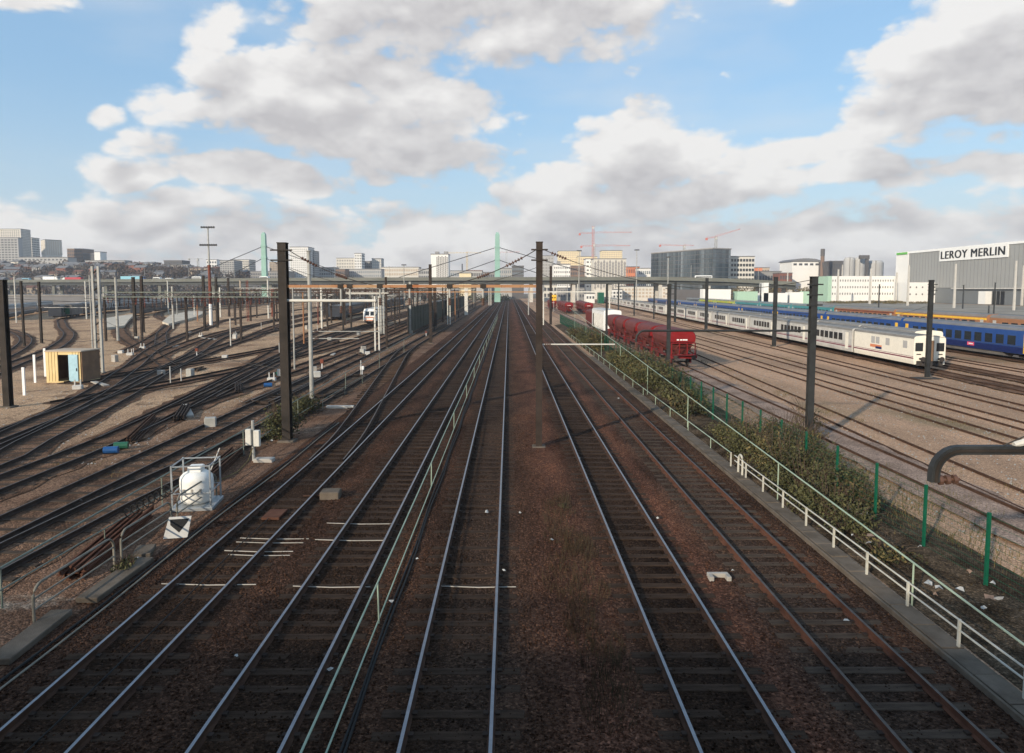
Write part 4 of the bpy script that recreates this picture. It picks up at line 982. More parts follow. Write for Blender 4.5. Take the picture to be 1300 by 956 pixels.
# the many masts of the left yard: pixel column, top, foot, width, kind, colour
left = [
 (11, 356, 517, 8, 'I', 'mast_dark', [], 'dark square mast at the far left edge beside the yellow hut'),
 (127, 338, 474, 7.5, 'L', 'mast_grey', [], 'pale grey double channel mast with black lacing right of the yellow hut'),
 (150, 352, 433, 3.4, 'R', 'mast_grey', [(-1, 6.3, 5, 'mast_grey')], 'slim grey pole just right of the pale double mast'),
 (172, 352, 428, 3, 'I', 'mast_dark', [], 'dark mast with a yellow lamp below the lattice beam, left of its pair'),
 (182, 351, 422, 2.8, 'I', 'mast_brown', [], 'brown mast paired with the dark mast under the lattice beam'),
 (118, 350, 450, 2, 'R', 'mast_grey', [], 'very thin pole tight beside the pale double mast'),
 (31, 357, 440, 2.2, 'I', 'mast_dark', [], 'thin dark pole above the yellow hut, left of two'),
 (53, 358, 436, 2.4, 'I', 'mast_dark', [(1, 5.2, 7, 'mast_pale')], 'thin dark pole with a long pale arm above the yellow hut'),
 (110, 357, 405, 1.6, 'R', 'mast_pale', [], 'thin pale pole in front of the dark coaches at far left'),
 (21, 352, 410, 1.6, 'R', 'mast_pale', [], 'thin pale pole at far left in front of the green hall'),
 (214, 356, 398, 1.5, 'R', 'mast_pale', [], 'thin pale pole below the blue lorry on the viaduct'),
 (225, 376, 402, 1.2, 'R', 'mast_grey', [], 'short grey pole at the left tip of the larger white platform'),
 (247, 375, 402, 1.3, 'R', 'mast_pale', [], 'short pale pole on the larger white platform'),
 (251, 388, 408, 1.6, 'R', 'rust_beam', [], 'short rusty orange post at the edge of the larger white platform'),
 (260, 350, 418, 2.6, 'I', 'mast_dark', [], 'dark mast just left of the tall floodlight tower'),
 (276, 352, 416, 2.4, 'I', 'mast_dark', [(1, 6.5, 5, 'mast_brown')], 'dark mast just right of the tall floodlight tower'),
 (291, 353, 402, 2.2, 'I', 'mast_brown', [(1, 5.5, 6, 'mast_brown')], 'brown mast with an arm, second right of the floodlight tower'),
 (306, 356, 397, 2.0, 'R', 'b_tan', [], 'tan pole amid the mast thicket right of the floodlight tower'),
 (315, 356, 408, 2.0, 'L', 'rust_red', [], 'red and white striped lattice post right of the floodlight tower'),
 (341, 355, 404, 2.2, 'R', 'mast_pale', [], 'pale post with a cabinet left of the tall dark left mast'),
 (347, 366, 402, 3.5, 'I', 'rust_red', [(1, 4.5, 4, 'rust_red')], 'rusty red mast with a curved arm left of the tall dark left mast'),
 (293, 405, 440, 1.5, 'R', 'mast_pale', [], 'thin pale signal post in the tan gravel left of the dark mast'),
 (374, 366, 470, 2.2, 'R', 'mast_grey', [], 'thin grey pole touching the right side of the tall dark left mast'),
 (386, 372, 438, 2.0, 'R', 'rust_beam', [], 'rusty pole between the tall dark left mast and the pale pole'),
 (404, 377, 412, 1.6, 'R', 'rust_red', [], 'thin red pole right of the pale grey pole'),
 (420, 386, 405, 1.6, 'R', 'mast_pale', [], 'short white signal post right of the pale grey pole'),
 (438, 384, 400, 1.6, 'R', 'mast_grey', [], 'short grey post left of the white locomotive'),
 (479, 376, 446, 5, 'L', 'mast_pale', [], 'pale lattice mast standing in front of the white locomotive'),
 (491, 352, 442, 2.4, 'I', 'mast_brown', [(-1, 7.2, 5, 'mast_pale')], 'brown mast just right of the pale lattice mast by the locomotive'),
 (521, 358, 424, 2.4, 'I', 'mast_grey', [], 'grey mast at the near end of the dark green mesh wall'),
 (547, 336, 436, 3.4, 'I', 'mast_brown', [], 'tall brown mast in front of the dark green mesh wall'),
 (570, 366, 412, 3, 'L', 'mast_pale', [], 'pale lattice post with a pipe, left of the pale slab post'),
 (578, 372, 408, 1.4, 'R', 'rust_beam', [], 'thin leaning rusty stay post beside the pale slab post'),
 (592, 366, 400, 4.2, 'I', 'mast_pale', [], 'pale slab post left of the main tracks, short and broad'),
 (622, 366, 388, 2.5, 'L', 'mast_pale', [], 'pale lattice post far up the main tracks'),
 (671, 366, 400, 1.6, 'R', 'mast_grey', [], 'thin grey post just left of the central mast, far up the line'),
 (699, 338, 412, 3, 'I', 'mast_brown', [], 'tall brown mast just right of the central mast, farther off'),
 (733, 355, 382, 1.4, 'R', 'mast_pale', [], 'thin pale pole behind the far hopper wagons'),
 (720, 363, 396, 1.2, 'R', 'mast_grey', [], 'thin grey pole above the far hopper wagons'),
 (587, 335, 372, 1.5, 'I', 'mast_dark', [], 'dark thin mast on the viaduct side below the red-roofed block'),
]
for px, yt, yb, w, st, m, ar, lb in left: mast(lb, px, yt, yb, w, st, m, arms=ar)
# small shunting signals and lamps in the gravel
for px, py, h, lb in ((409, 470, .95, 'small red and white dwarf signal in the gravel right of the pale pole'), (250, 452, .8, 'small red and white dwarf signal in the tan gravel'), (460, 476, .7, 'small dwarf signal by the branch track'), (541, 427, .8, 'white marker post at the foot of the tall brown mast')):
    root = thing('dwarf_signal', lb, 'signal', G(px, py), 0, 'dwarf signals')
    MB().tube([(0, 0, 0), (0, 0, h)], .05, 8).build('post', 'white', root); MB().bevbox(-.17, .17, -.1, .1, h*.7, h*1.15, .03).build('head', 'rust_red' if h > .75 else 'white', root)
for px, py, lb in ((99, 494, 'white hydrant-like point machine in front of the yellow hut'), (165, 451, 'white point machine by the crossing tracks'), (181, 443, 'small white point machine left of the floodlight tower'), (255, 428, 'white point machine near the floodlight tower foot'), (345, 484, 'low white trackside box beside the tall dark mast')):
    root = thing('point_machine', lb, 'point machine', G(px, py), random.uniform(-.3, .3), 'white point machines')
    MB().bevbox(-.35, .35, -.2, .2, 0, .32, .04).build('housing', 'white_dirty', root)
    for s in (-.2, .2): MB().box(s-.04, s+.04, -.05, .05, .3, .75).build('lever', 'white_dirty', root)
# long lattice signal bridge over the left yard
Yb = 104; xa, xb = H(132, 372, Yb).x, H(362, 372, Yb).x; z0, z1 = H(200, 377, Yb).z, H(200, 371, Yb).z
gb = thing('signal_bridge', 'long grey green lattice gantry spanning the left yard with insulators beneath', 'gantry', (xa, Yb, 0)); L = xb-xa
for y in (-.4, .4):
    for z in (z0, z1): MB().box(0, L, y-.05, y+.05, z-.06, z+.06).build('chord', 'rail_aged', gb)
b = MB()
for i, x in enumerate(np.arange(0, L-.9, .9)): b.beam((x, -.4, z0 if i % 2 else z1), (x+.9, -.4, z1 if i % 2 else z0), .05); b.beam((x, .4, z1 if i % 2 else z0), (x+.9, .4, z0 if i % 2 else z1), .05)
b.build('lacing', 'mast_brown', gb)
for x in (0, L*.2, L*.45, L*.75, L): MB().box(x-.14, x+.14, -.14, .14, 0, z0).build('leg', 'mast_brown', gb)
for i, x in enumerate(np.arange(.5, L, .62)):
    insulator(MB(), (x, random.uniform(-.3, .3), z0-.05), (x+random.uniform(-.1, .1), 0, z0-random.uniform(.6, 1.7)), .19, 4).build('insulator', random.choice(['insulator', 'rust_red', 'rail_rust']), gb)
Yb2 = 170; xa, xb = H(235, 378, Yb2).x, H(360, 378, Yb2).x
g_ = thing('signal_bridge', 'farther rusty gantry crowded with brown insulators left of the dark mast', 'gantry', (xa, Yb2, 0)); L = xb-xa; z0 = H(300, 379, Yb2).z
for y in (-.4, .4): MB().box(0, L, y-.07, y+.07, z0-.1, z0+.1).build('chord', 'rail_rust', g_)
for x in (0, L*.33, L*.66, L): MB().box(x-.18, x+.18, -.18, .18, 0, z0-.1).build('leg', 'mast_brown', g_)
for x in np.arange(.5, L, .8): insulator(MB(), (x, 0, z0-.1), (x+.1, 0, z0-random.uniform(.8, 2)), .14, 4).build('insulator', random.choice(['insulator', 'rust_red', 'rail_rust', 'mast_grey']), g_)
Yb3 = 260; xa, xb = H(390, 377, Yb3).x, H(565, 377, Yb3).x
g_ = thing('signal_bridge', 'far brown gantry behind the white locomotive', 'gantry', (xa, Yb3, 0)); L = xb-xa; z0 = H(450, 376, Yb3).z
for dz in (0, .8): MB().box(0, L, -.15, .15, z0+dz-.15, z0+dz+.15).build('chord', 'mast_brown', g_)
for x in np.linspace(0, L, 5): MB().box(x-.2, x+.2, -.2, .2, 0, z0).build('leg', 'mast_brown', g_)
for x in np.arange(.5, L, 1.5): insulator(MB(), (x, 0, z0-.1), (x, 0, z0-random.uniform(1, 2)), .2, 4).build('insulator', random.choice(['insulator', 'rust_red', 'mast_grey']), g_)
Yb4 = 150; xa, xb = H(690, 370, Yb4).x, H(774, 370, Yb4).x; z0 = H(730, 370.5, Yb4).z
g_ = thing('portal_beam', 'thin yellowish beam on two posts above the far hopper wagons', 'beam', (xa, Yb4, 0)); L = xb-xa
MB().box(0, L, -.12, .12, z0-.13, z0+.13).build('beam', 'mast_pale', g_)
for x in (0, L): MB().box(x-.12, x+.12, -.12, .12, 0, z0-.13).build('post', 'mast_pale', g_)
sg = thing('trackside_signal', 'small yellow signal board with black marks by the far hopper wagons', 'signal', G(703, 396))
MB().tube([(0, 0, 0), (0, 0, 4.6)], .1, 6).build('post', 'mast_grey', sg); MB().bevbox(-1.0, 1.0, -.1, .1, 4.0, 6.0, .1).build('board', 'yellow', sg)
for s in (-.4, .4): MB().bevbox(s-.22, s+.22, -.14, -.101, 4.8, 5.2, .02).build('mark', 'black', sg)
# overhead wires above the left yard, from mast to mast
lw = [((11, 420, 45), (127, 430, 62)), ((127, 405, 62), (365, 470, 35)), ((150, 392, 105), (380, 385, 105)), ((250, 392, 150), (480, 388, 150)), ((396, 424, 46), (560, 388, 150)), ((443, 408, 80), (540, 384, 180))]
ll = ['thin wire from the far left mast to the pale double mast', 'thin wire from the pale double mast towards the tall dark mast', 'thin wire under the lattice gantry', 'thin wire behind the floodlight tower', 'thin wire running off the pale grey pole up the yard', 'thin wire passing in front of the white locomotive']
for (a, c), lb in zip(lw, ll): wire(lb, [H(a[0], a[1], a[2]), H(c[0], c[1], c[2])], .016, .5)
# tall floodlight tower
g = G(268, 413); h = H(268, 289, g.y).z
fl = thing('floodlight_tower', 'very tall floodlight mast with two tiers of lamps and a red lower half', 'floodlight', g)
MB().tube([(0, 0, 0), (0, 0, h*.22)], .34, 10).build('lower_post', 'white', fl); MB().tube([(0, 0, h*.22), (0, 0, h*.62)], .3, 10).build('red_post', 'rust_red', fl); MB().tube([(0, 0, h*.62), (0, 0, h)], .22, 10, r1=.13).build('upper_post', 'mast_grey', fl)
for z, n, R in ((h, 6, 1.3), (h*.82, 8, 1.7)):
    MB().beam((-R, 0, z), (R, 0, z), .12).build('lamp_bar', 'lamp_head', fl)
    for i in range(n): x = -R+2*R*i/(n-1); MB().bevbox(x-.16, x+.16, -.35, .1, z-.12, z+.28, .05).build('lamp', 'lamp_head', fl)
for px, yt, lb in ((808, 318, 'thin lamp mast beside the orange red building'), (848, 327, 'lamp mast with a forked head in front of the glass building'), (513, 337, 'lamp mast with a flat head in front of the long pale block'), (735, 319, 'lamp mast between the yellow block and the patterned block')):
    g = V3(H(px, 360, 330).x, 330, 0); h = H(px, yt, 330).z; fl = thing('lamp_mast', lb, 'lamp post', g, 0, 'far lamp masts')
    MB().tube([(0, 0, 0), (0, 0, h)], .3, 8, r1=.15).build('post', 'mast_grey', fl); MB().bevbox(-1.2, 1.2, -.3, .3, h, h+.5, .1).build('lamp', 'lamp_head', fl)
# dark mesh wall
a, c = V3(-17.6, 119, 0), V3(-21.5, 330, 0)
wl = thing('mesh_wall', 'dark greenish mesh screen wall running away behind the tall brown mast', 'wall', a, -atan2(c.x-a.x, c.y-a.y)); L = (c-a).length
for i, y in enumerate(np.arange(0, L-4, 5.)):
    MB().box(-.03, .03, y+.1, y+4.9, 0.1, 4.6).build('screen_panel', 'screen', wl); MB().box(-.09, .09, y-.09, y+.09, 0, 4.8).build('post', 'mast_dark', wl)
# pale concrete poles on the far right
pp = [(934, 347, 377), (952, 350, 376), (974, 345, 379), (993, 353, 377), (999, 345, 381), (1015, 351, 378), (1028, 344, 380), (1063, 342, 384), (1068, 336, 381), (1104, 341, 386), (1137, 346, 384), (1152, 337, 388), (1181, 341, 384), (1211, 335, 391), (1234, 337, 385), (1287, 331, 394), (1297, 337, 388), (916, 346, 376), (943, 352, 373)]
for i, (px, yt, yb) in enumerate(pp):
    g = G(px, yb); h = H(px, yt, g.y).z; w = (2.6 if yb < 382 else 3.8)*g.y/F
    o = thing('concrete_pole', 'pale tapering concrete pole on the far right, number %d from the left in the row' % (sorted(pp).index((px, yt, yb))+1), 'pole', g, 0, 'pale concrete poles')
    b = MB(); b.tube([(0, 0, 0), (0, 0, h)], w*.42, 4, r1=w*.28); b.build('shaft', 'concrete_pale', o, rotz=pi/4)
for px, yt, yb, lb in ((1261, 359, 408, 'dark thin pole in front of the large grey store'), (1115, 361, 400, 'dark thin pole behind the blue coaches on the right'), (1222, 362, 392, 'thin grey pole near the store entrance'), (965, 360, 398, 'dark thin pole behind the blue coaches, left of the slate mast'), (1255, 388, 398, 'short dark post before the store, on the apron')):
    mast(lb, px, yt, yb, 1.8, 'R', 'mast_slate', base=False)

# ------------------------------------------------------------------ rolling stock
def wset(y, z, r):
    n = 14; vs = []; prof = [(-.82, r), (-.69, r), (-.69, .09), (.69, .09), (.69, r), (.82, r)]
    for x, q in prof: vs += [(x, y+q*cos(2*pi*j/n), z+q*sin(2*pi*j/n)) for j in range(n)]
    return MB().add(vs, [(i*n+j, i*n+(j+1) % n, (i+1)*n+(j+1) % n, (i+1)*n+j) for i in range(5) for j in range(n)]+[tuple(range(n)), tuple(5*n+j for j in range(n))])
def bogie(parent, y, m='under', r=.45, wb=1.8, w=1.0):
    bg = MB().box(-w, w, y-wb/2-.4, y+wb/2+.4, .5, .78).build('bogie', m, parent)
    for s in (-wb/2, wb/2):
        wset(y+s, r+.2, r).build('wheelset', m, bg)
    return bg
def body_profile(w, z0, z1, r, tuck=.06, crown=.12):
    h = w/2; p = [(-h+tuck, z0), (h-tuck, z0), (h, z0+.35), (h, z1-r-crown)]
    p += [(h-r+r*cos(a), z1-r-crown+r*sin(a)) for a in np.linspace(.25, pi/2, 5)]; p += [(0, z1)]
    return p+[(-x, z) for x, z in reversed(p[2:-1])]
def roof_profile(w, z1, r, crown=.12):
    h = w/2+.006; p = [(h-r+r*cos(a), z1-r-crown+r*sin(a)) for a in np.linspace(.12, pi/2, 5)]+[(0, z1+.006)]
    outer = p+[(-x, z) for x, z in reversed(p[:-1])]
    inner = [(x*.9, z-.12) for x, z in reversed(outer)]
    return outer+inner
def rs_dir(dx): return -atan(dx)
# white articulated train
def white_car(front=False):
    root = thing('train_carriage', '', 'train carriage', (0, 0, 0)); L = 12.7; w = 2.94; z0, z1 = .46, 3.28
    MB().prism(body_profile(w, z0, z1, .30), 0, L).build('body', 'cream' if front else 'white_dirty', root)
    MB().prism(roof_profile(w, z1, .30), .05, L-.05).build('roof', 'train_roof', root)
    MB().box(-w/2-.006, w/2+.006, .02, L-.02, .98, 1.10).build('stripe', 'stripe', root); MB().box(-w/2-.006, w/2+.006, .02, L-.02, 1.18, 1.22).build('stripe', 'stripe', root)
    MB().box(-1.1, 1.1, L, L+.42, .75, 3.0).build('gangway', 'under', root); MB().prism([(x*1.004, z) for x, z in body_profile(w, z0+.03, z1+.005, .30)], L-.16, L-.02).build('end_seal', 'under', root)
    wset(L+.2, .55, .42).build('wheelset', 'under', root)
    MB().box(-.95, .95, .4, L-.4, .28, .46).build('underframe', 'under', root)
    if not front:
        y0 = None
        for i, y in enumerate((3.0, 4.35, 5.7, 7.05, 8.4, 9.75)):
            wd = MB().bevbox(-w/2-.012, w/2+.012, -.54, .54, 1.66, 2.50, .03) if y0 is None else None
            if wd: y0 = wd.build('window', 'glass', root, loc=(0, y, 0))
            else: again(y0, root, (0, y, 0))
        MB().box(-w/2-.01, w/2+.01, .9, 1.7, .75, 2.65).build('door', 'cream', root)
    else:
        for s in (-1, 1):
            MB().bevbox(s*.98-.36, s*.98+.36, -.02, .02, 1.72, 2.52, .03).build('end_window', 'glass', root)
            MB().box(s*1.0-.20, s*1.0+.20, -.03, .0, 1.38, 1.47).build('tail_lamp', 'black', root)
            MB().tube([(s*.86, -.55, 1.0), (s*.86, .0, 1.0)], .11, 8).tube([(s*.86, -.6, 1.0), (s*.86, -.54, 1.0)], .24, 10).build('buffer', 'under', root)
        MB().bevbox(-.38, .38, -.06, .0, .75, 2.75, .03).build('end_door', 'shed_side', root)
        MB().box(-1.2, 1.2, -.12, 0, .34, .8).build('headstock', 'under', root)
        MB().box(-w/2-.014, w/2+.014, 6.2, 8.7, 1.48, 1.78).build('orange_panel', 'b_orange', root); MB().box(-w/2-.016, w/2+.016, 6.2, 7.5, 1.36, 1.6).build('purple_panel', 'navy', root)
        for y in (1.6, 5.0, 7.1, 8.1): MB().box(-w/2-.01, w/2+.01, y-.4, y+.4, 1.9, 2.62).build('grille', 'b_grey', root)
        wset(3.2, .62, .42).build('wheelset', 'under', root)
    return root
ORD = ['first', 'second', 'third', 'fourth', 'fifth', 'sixth', 'seventh', 'eighth', 'ninth', 'tenth', 'eleventh', 'twelfth', 'thirteenth', 'fourteenth', 'fifteenth', 'sixteenth', 'seventeenth', 'eighteenth', 'nineteenth', 'twentieth', 'twenty-first', 'twenty-second', 'twenty-third', 'twenty-fourth', 'twenty-fifth', 'twenty-sixth', 'twenty-seventh', 'twenty-eighth']
wf, wc = white_car(True), white_car()
def on(x0, dx, y): return V3(x0+dx*y, y, .2)
def place(proto, used, loc, rot, label, group):
    if id(proto) not in used:
        used.add(id(proto)); proto.location = loc; proto.rotation_euler = (0, 0, rot); proto['label'] = label; proto['group'] = group; return proto
    return dup(proto, loc, rot, label, group)
used = set()
dxw = .0515; stp = 13.15*cos(atan(dxw))
y = 64.5
for i in range(28):
    if i == 10: y += 3.5
    lb = 'white van ending the front white train, with an orange and purple panel' if i == 0 else ('white red-striped carriage, %s from the near end of the front white train' % ORD[i])
    place(wf if i == 0 else wc, used, on(36.7, dxw, y), rs_dir(dxw), lb, 'carriages of the front white train'); y += stp
y = 72.5
for i in range(10):
    lb = 'white end van of the rear white train, half hidden behind the front train' if i == 0 else ('white carriage hidden behind the front white train, %s of the rear train' % ORD[i])
    place(wf if i == 0 else wc, used, on(41.1, dxw, y), rs_dir(dxw), lb, 'carriages of the rear white train'); y += stp
# blue coaches and other passenger coaches
def coach(cu, cl, roof, band=None, name='passenger_coach', doorm='white_dirty', under='underframe_grey', nwin=11, detail=True):
    root = thing(name, '', 'railway coach', (0, 0, 0)); L = 26.0; w = 2.9; z0, z1 = .72, 3.70
    MB().prism(body_profile(w, z0, z1, .45, 0.03, .1), 0, L).build('body', cu, root)
    MB().prism(roof_profile(w, z1, .45, .1), .05, L-.05).build('roof', roof, root)
    MB().box(-w/2-.006, w/2+.006, .03, L-.03, 0.76, 1.42).build('lower_band', cl, root)
    if band: MB().box(-w/2-.008, w/2+.008, .03, L-.03, 2.78, 3.08).build('upper_band', band, root)
    y0 = None
    for i in range(nwin):
        y = 3.4+(L-6.8)*i/(nwin-1)
        if y0 is None: y0 = MB().bevbox(-w/2-.012, w/2+.012, -.68, .68, 1.62, 2.66, .04).build('window', 'glass', root, loc=(0, y, 0))
        else: again(y0, root, (0, y, 0))
    for y in (.75, L-1.5): MB().box(-w/2-.014, w/2+.014, y, y+.75, .82, 2.85).build('door', doorm, root)
    MB().box(-1.25, 1.25, 5, L-5, .35, .72).build('underframe', under, root)
    MB().box(-.8, .8, L, L+.5, .9, 3.1).build('gangway', 'under', root)
    bogie(root, 3.6); bogie(root, L-3.6)
    return root
bc = coach('blue', 'navy', 'coach_roof', doorm='yellow'); used = set()
st = 26.6*cos(atan(.052))
y = 43.5
for i in range(11):
    lb = 'blue coach with a navy lower band, %s from the right edge in the blue train' % ORD[i]
    place(bc, used, on(52.1, .052, y), rs_dir(.052), lb, 'coaches of the blue train'); y += st
nb = [o for o in COL.objects if o.get('label', '').startswith('blue coach') and ', second' in o['label']][0]
lg = MB().bevbox(-1.47, -1.455, 9.8, 11.0, 1.0, 1.42, .05).build('logo_panel', 'pink', nb); MB().box(-1.476, -1.471, 10.0, 10.8, 1.14, 1.28).build('logo_mark', 'white', lg)
y = 46
cols = [('orange', 'orange', None), ('orange', 'orange', None), ('orange', 'orange', 'yellow'), ('orange', 'orange', 'rust_red'), ('teal', 'teal', None), ('teal', 'teal', None), ('teal', 'blue', None), ('lime', 'lime', None), ('lime', 'lime', None), ('glass_blue', 'coach_dark', None)]
cn = ['orange brown coach, nearest the right edge behind the blue train', 'orange brown coach, second from the right edge behind the blue train', 'orange coach with a yellow upper band behind the blue train', 'orange coach with a red upper band behind the blue train', 'teal coach behind the blue train, nearest of three', 'teal coach behind the blue train, middle of three', 'teal coach behind the blue train, farthest of three', 'green and yellow coach behind the blue train, nearer one', 'green and yellow coach behind the blue train, farther one', 'blue grey coach at the far end of the coloured train']
pro = {}
for i, (a, c, bnd) in enumerate(cols):
    k = (a, c, bnd); loc = on(66.0, .052, y)+V3(0, 0, .35)
    if k not in pro:
        o = coach(a, c, 'coach_roof', bnd); pro[k] = o; o.location = loc; o.rotation_euler = (0, 0, rs_dir(.052)); o['label'] = cn[i]; o['group'] = 'coaches of the coloured train'
    else: dup(pro[k], loc, rs_dir(.052), cn[i], 'coaches of the coloured train')
    y += st
# red hopper wagons
def hopper():
    root = thing('hopper_wagon', '', 'hopper wagon', (0, 0, 0)); L = 8.3; h = 1.38
    def ring(y, zs, ws): return [(-ws, y, zs), (ws, y, zs)]
    # barrel top with rounded shoulders, ends upright, lower part sloping in to the chutes
    up = [(-h, 2.45), (-h+.12, 2.15), (h-.12, 2.15), (h, 2.45), (h+.02, 2.95), (h-.07, 3.27), (h-.27, 3.50), (h-.62, 3.62), (0, 3.67), (-h+.62, 3.62), (-h+.27, 3.50), (-h+.07, 3.27), (-h-.02, 2.95)]
    b = MB(); n = len(up)
    def cut(z): return .38+1.0*max(0, (2.9-z)/.75)      # the ends slope in below the shoulder
    rings = [[(x*.94, .10+cut(z), 2.95+(z-2.95)*.94) for x, z in up], [(x, .22+cut(z), z) for x, z in up], [(x, L-.22-cut(z), z) for x, z in up], [(x*.94, L-.10-cut(z), 2.95+(z-2.95)*.94) for x, z in up]]
    vs = [p for r_ in rings for p in r_]
    fs = [(i*n+j, i*n+(j+1) % n, (i+1)*n+(j+1) % n, (i+1)*n+j) for i in range(3) for j in range(n)]+[tuple(range(n-1, -1, -1)), tuple(range(3*n, 4*n))]
    b.add(vs, fs); b.build('upper_body', ['red_dusty'], root)
    e = MB(); e.prism([(x*.93, 2.95+(max(z, 2.45)-2.95)*.93) for x, z in up if z >= 2.45], .40, .60); e.build('end_plate', 'red', root)
    pl = MB()
    for x in (-.42, -.1, .16, .40): pl.box(x-.11, x+.11, -.012+.40, .399, 2.62, 2.75)
    pl.build('number_mark', 'white', root)
    for y0, y1 in ((.9, L/2-.35), (L/2+.35, L-.9)):
        q0, q1 = y0-.75 if y0 < 1 else y0-.3, y1+.3 if y1 < L/2 else y1+.75
        MB().add([(-h+.14, q0+.9, 2.16), (h-.14, q0+.9, 2.16), (h-.14, q1-.9, 2.16), (-h+.14, q1-.9, 2.16), (-.75, y0+.7, 1.2), (.75, y0+.7, 1.2), (.75, y1-.7, 1.2), (-.75, y1-.7, 1.2)], [(0, 1, 5, 4), (1, 2, 6, 5), (2, 3, 7, 6), (3, 0, 4, 7), (4, 5, 6, 7), (3, 2, 1, 0)]).build('chute', 'red_dusty', root)
    MB().box(-1.25, -1.05, -.1, L+.1, 1.0, 1.22).box(1.05, 1.25, -.1, L+.1, 1.0, 1.22).build('sole_bar', 'red_dark', root)
    MB().box(-1.3, 1.3, -.22, -.05, .92, 1.3).build('headstock', 'red', root); MB().box(-1.3, 1.3, L+.05, L+.22, .92, 1.3).build('headstock', 'red', root)
    for x in (-1.15, -.38, .38, 1.15):
        MB().box(x-.045, x+.045, -.12, -.045, 1.28, 2.46).build('end_post', 'red', root)
    for x in (-1.15, 1.15): MB().box(x-.045, x+.045, L+.03, L+.12, 1.28, 2.46).build('end_post', 'red_dark', root)
    MB().box(-1.2, 1.2, -.1, -.04, 2.36, 2.46).build('cross_bar', 'red', root); MB().box(-1.15, 1.15, -.09, -.04, 1.8, 1.86).build('cross_bar', 'red_dark', root)
    MB().beam((-1.1, .5, 1.25), (-.3, .1, 2.3), .07).beam((1.1, .5, 1.25), (.3, .1, 2.3), .07).build('brace', 'red_dark', root)
    MB().box(-1.2, 1.2, -.65, -.1, 1.22, 1.26).build('step_platform', 'red_dark', root)
    for x in (-.87, .87):
        MB().tube([(x, -.62, 1.05), (x, -.2, 1.05)], .09, 8).tube([(x, -.66, 1.05), (x, -.6, 1.05)], .22, 10).build('buffer', 'under', root)
        MB().tube([(x, L+.2, 1.05), (x, L+.4, 1.05)], .09, 8).build('buffer', 'under', root)
    for y in (1.3, L-1.3): wset(y, .47, .46).build('wheelset', 'under', root)
    for s in (-1, 1):
        for y in (1.3, L-1.3): MB().box(s*.98-.08, s*.98+.08, y-.5, y+.5, .4, .95).build('axle_guard', 'red_dark', root)
        MB().tube([(s*1.3, .2, 1.3), (s*1.42, .2, 2.0), (s*1.42, L-.2, 2.0), (s*1.3, L-.2, 1.3)], .03, 5).build('side_pipe', 'red_dark', root)
        for k in range(6): MB().box(s*1.2-.02, s*1.2+.02, L/2-.7+k*.28-.1, L/2-.7+k*.28+.1, 1.22, 1.75).build('discharge_gear', 'red_dark' if k % 2 else 'red_dusty', root)
    return root
hp = hopper(); used = set()
for i in range(5):
    place(hp, used, V3(16.9, 65.9+i*8.85, .2), 0, ['red hopper wagon with a bright red end face, nearest of the string', 'second red hopper wagon of the near string', 'third red hopper wagon of the near string', 'fourth red hopper wagon of the near string', 'fifth red hopper wagon, coupled to the white boxed wagon'][i], 'red hopper wagons')
for i in range(4): place(hp, used, V3(18.9-(.02*i), 214+i*8.85, .2), 0, 'red hopper wagon in the far left string beyond the white boxed wagon, %s one' % ORD[i], 'red hopper wagons')
for i in range(5): place(hp, used, V3(24.4+.3*i, 208+i*8.85, .2), -.03, 'red hopper wagon in the far right string beyond the white boxed wagon, %s one' % ORD[i], 'red hopper wagons')
for i in range(2): place(hp, used, V3(17.0, 262+i*8.85, .2), 0, 'red hopper wagon farthest up the siding, %s of a pair' % ORD[i], 'red hopper wagons')
root = thing('boxed_wagon', 'white ribbed boxed wagon with a dark door behind the red hopper wagons', 'box wagon', (16.9, 111.2, .2)); L = 15.5
MB().prism(body_profile(2.9, .9, 4.3, .3, .03, .1), 0, L).build('body', 'white', root)
MB().prism(roof_profile(2.9, 4.3, .3, .1), .05, L-.05).build('roof', 'white_dirty', root)
for y in np.arange(.7, L-3, 1.15): MB().box(-1.53, -1.45, y-.06, y+.06, 1.05, 3.5).build('rib', 'white_dirty', root)
MB().box(-1.49, -1.4, L-2.6, L-1.4, 1.1, 3.3).build('door', 'under', root)
MB().box(-1.2, 1.2, .3, L-.3, .75, 1.0).build('underframe', 'under', root); bogie(root, 2.5); bogie(root, L-2.5)
root = thing('red_wagon', 'plain red box wagon behind the white boxed wagon', 'box wagon', (16.9, 127.6, .2)); L = 10
MB().prism(body_profile(2.8, 1.0, 3.7, .3, .03, .1), 0, L).build('body', 'red_dusty', root); MB().box(-1.2, 1.2, .3, L-.3, .75, 1.0).build('underframe', 'under', root); bogie(root, 2.2); bogie(root, L-2.2)
for y in np.arange(.8, L, 1.4): MB().box(-1.46, -1.38, y-.06, y+.06, 1.05, 3.3).build('rib', 'red_dark', root)
# white locomotive in the left yard
g = G(475, 414.5); loc = thing('locomotive', 'white locomotive with orange red bands facing the camera in the left yard', 'locomotive', (g.x-.9, g.y, .2), -atan2(-1.6, 30)); L = 17
MB().prism([(-1.45, .9), (1.45, .9), (1.45, 2.9), (1.2, 3.55), (-1.2, 3.55), (-1.45, 2.9)], .45, L).build('body', 'white_dirty', loc)
MB().add([(-1.4, .45, .9), (1.4, .45, .9), (1.4, .45, 2.9), (1.15, .45, 3.5), (-1.15, .45, 3.5), (-1.4, .45, 2.9), (-1.2, -.15, .95), (1.2, -.15, .95), (1.2, -.1, 2.0), (1.0, .3, 3.2), (-1.0, .3, 3.2), (-1.2, -.1, 2.0)], [(6, 7, 8, 11), (11, 8, 9, 10), (0, 1, 7, 6), (1, 2, 8, 7), (2, 3, 9, 8), (3, 4, 10, 9), (4, 5, 11, 10), (5, 0, 6, 11)]).build('nose', 'white', loc)
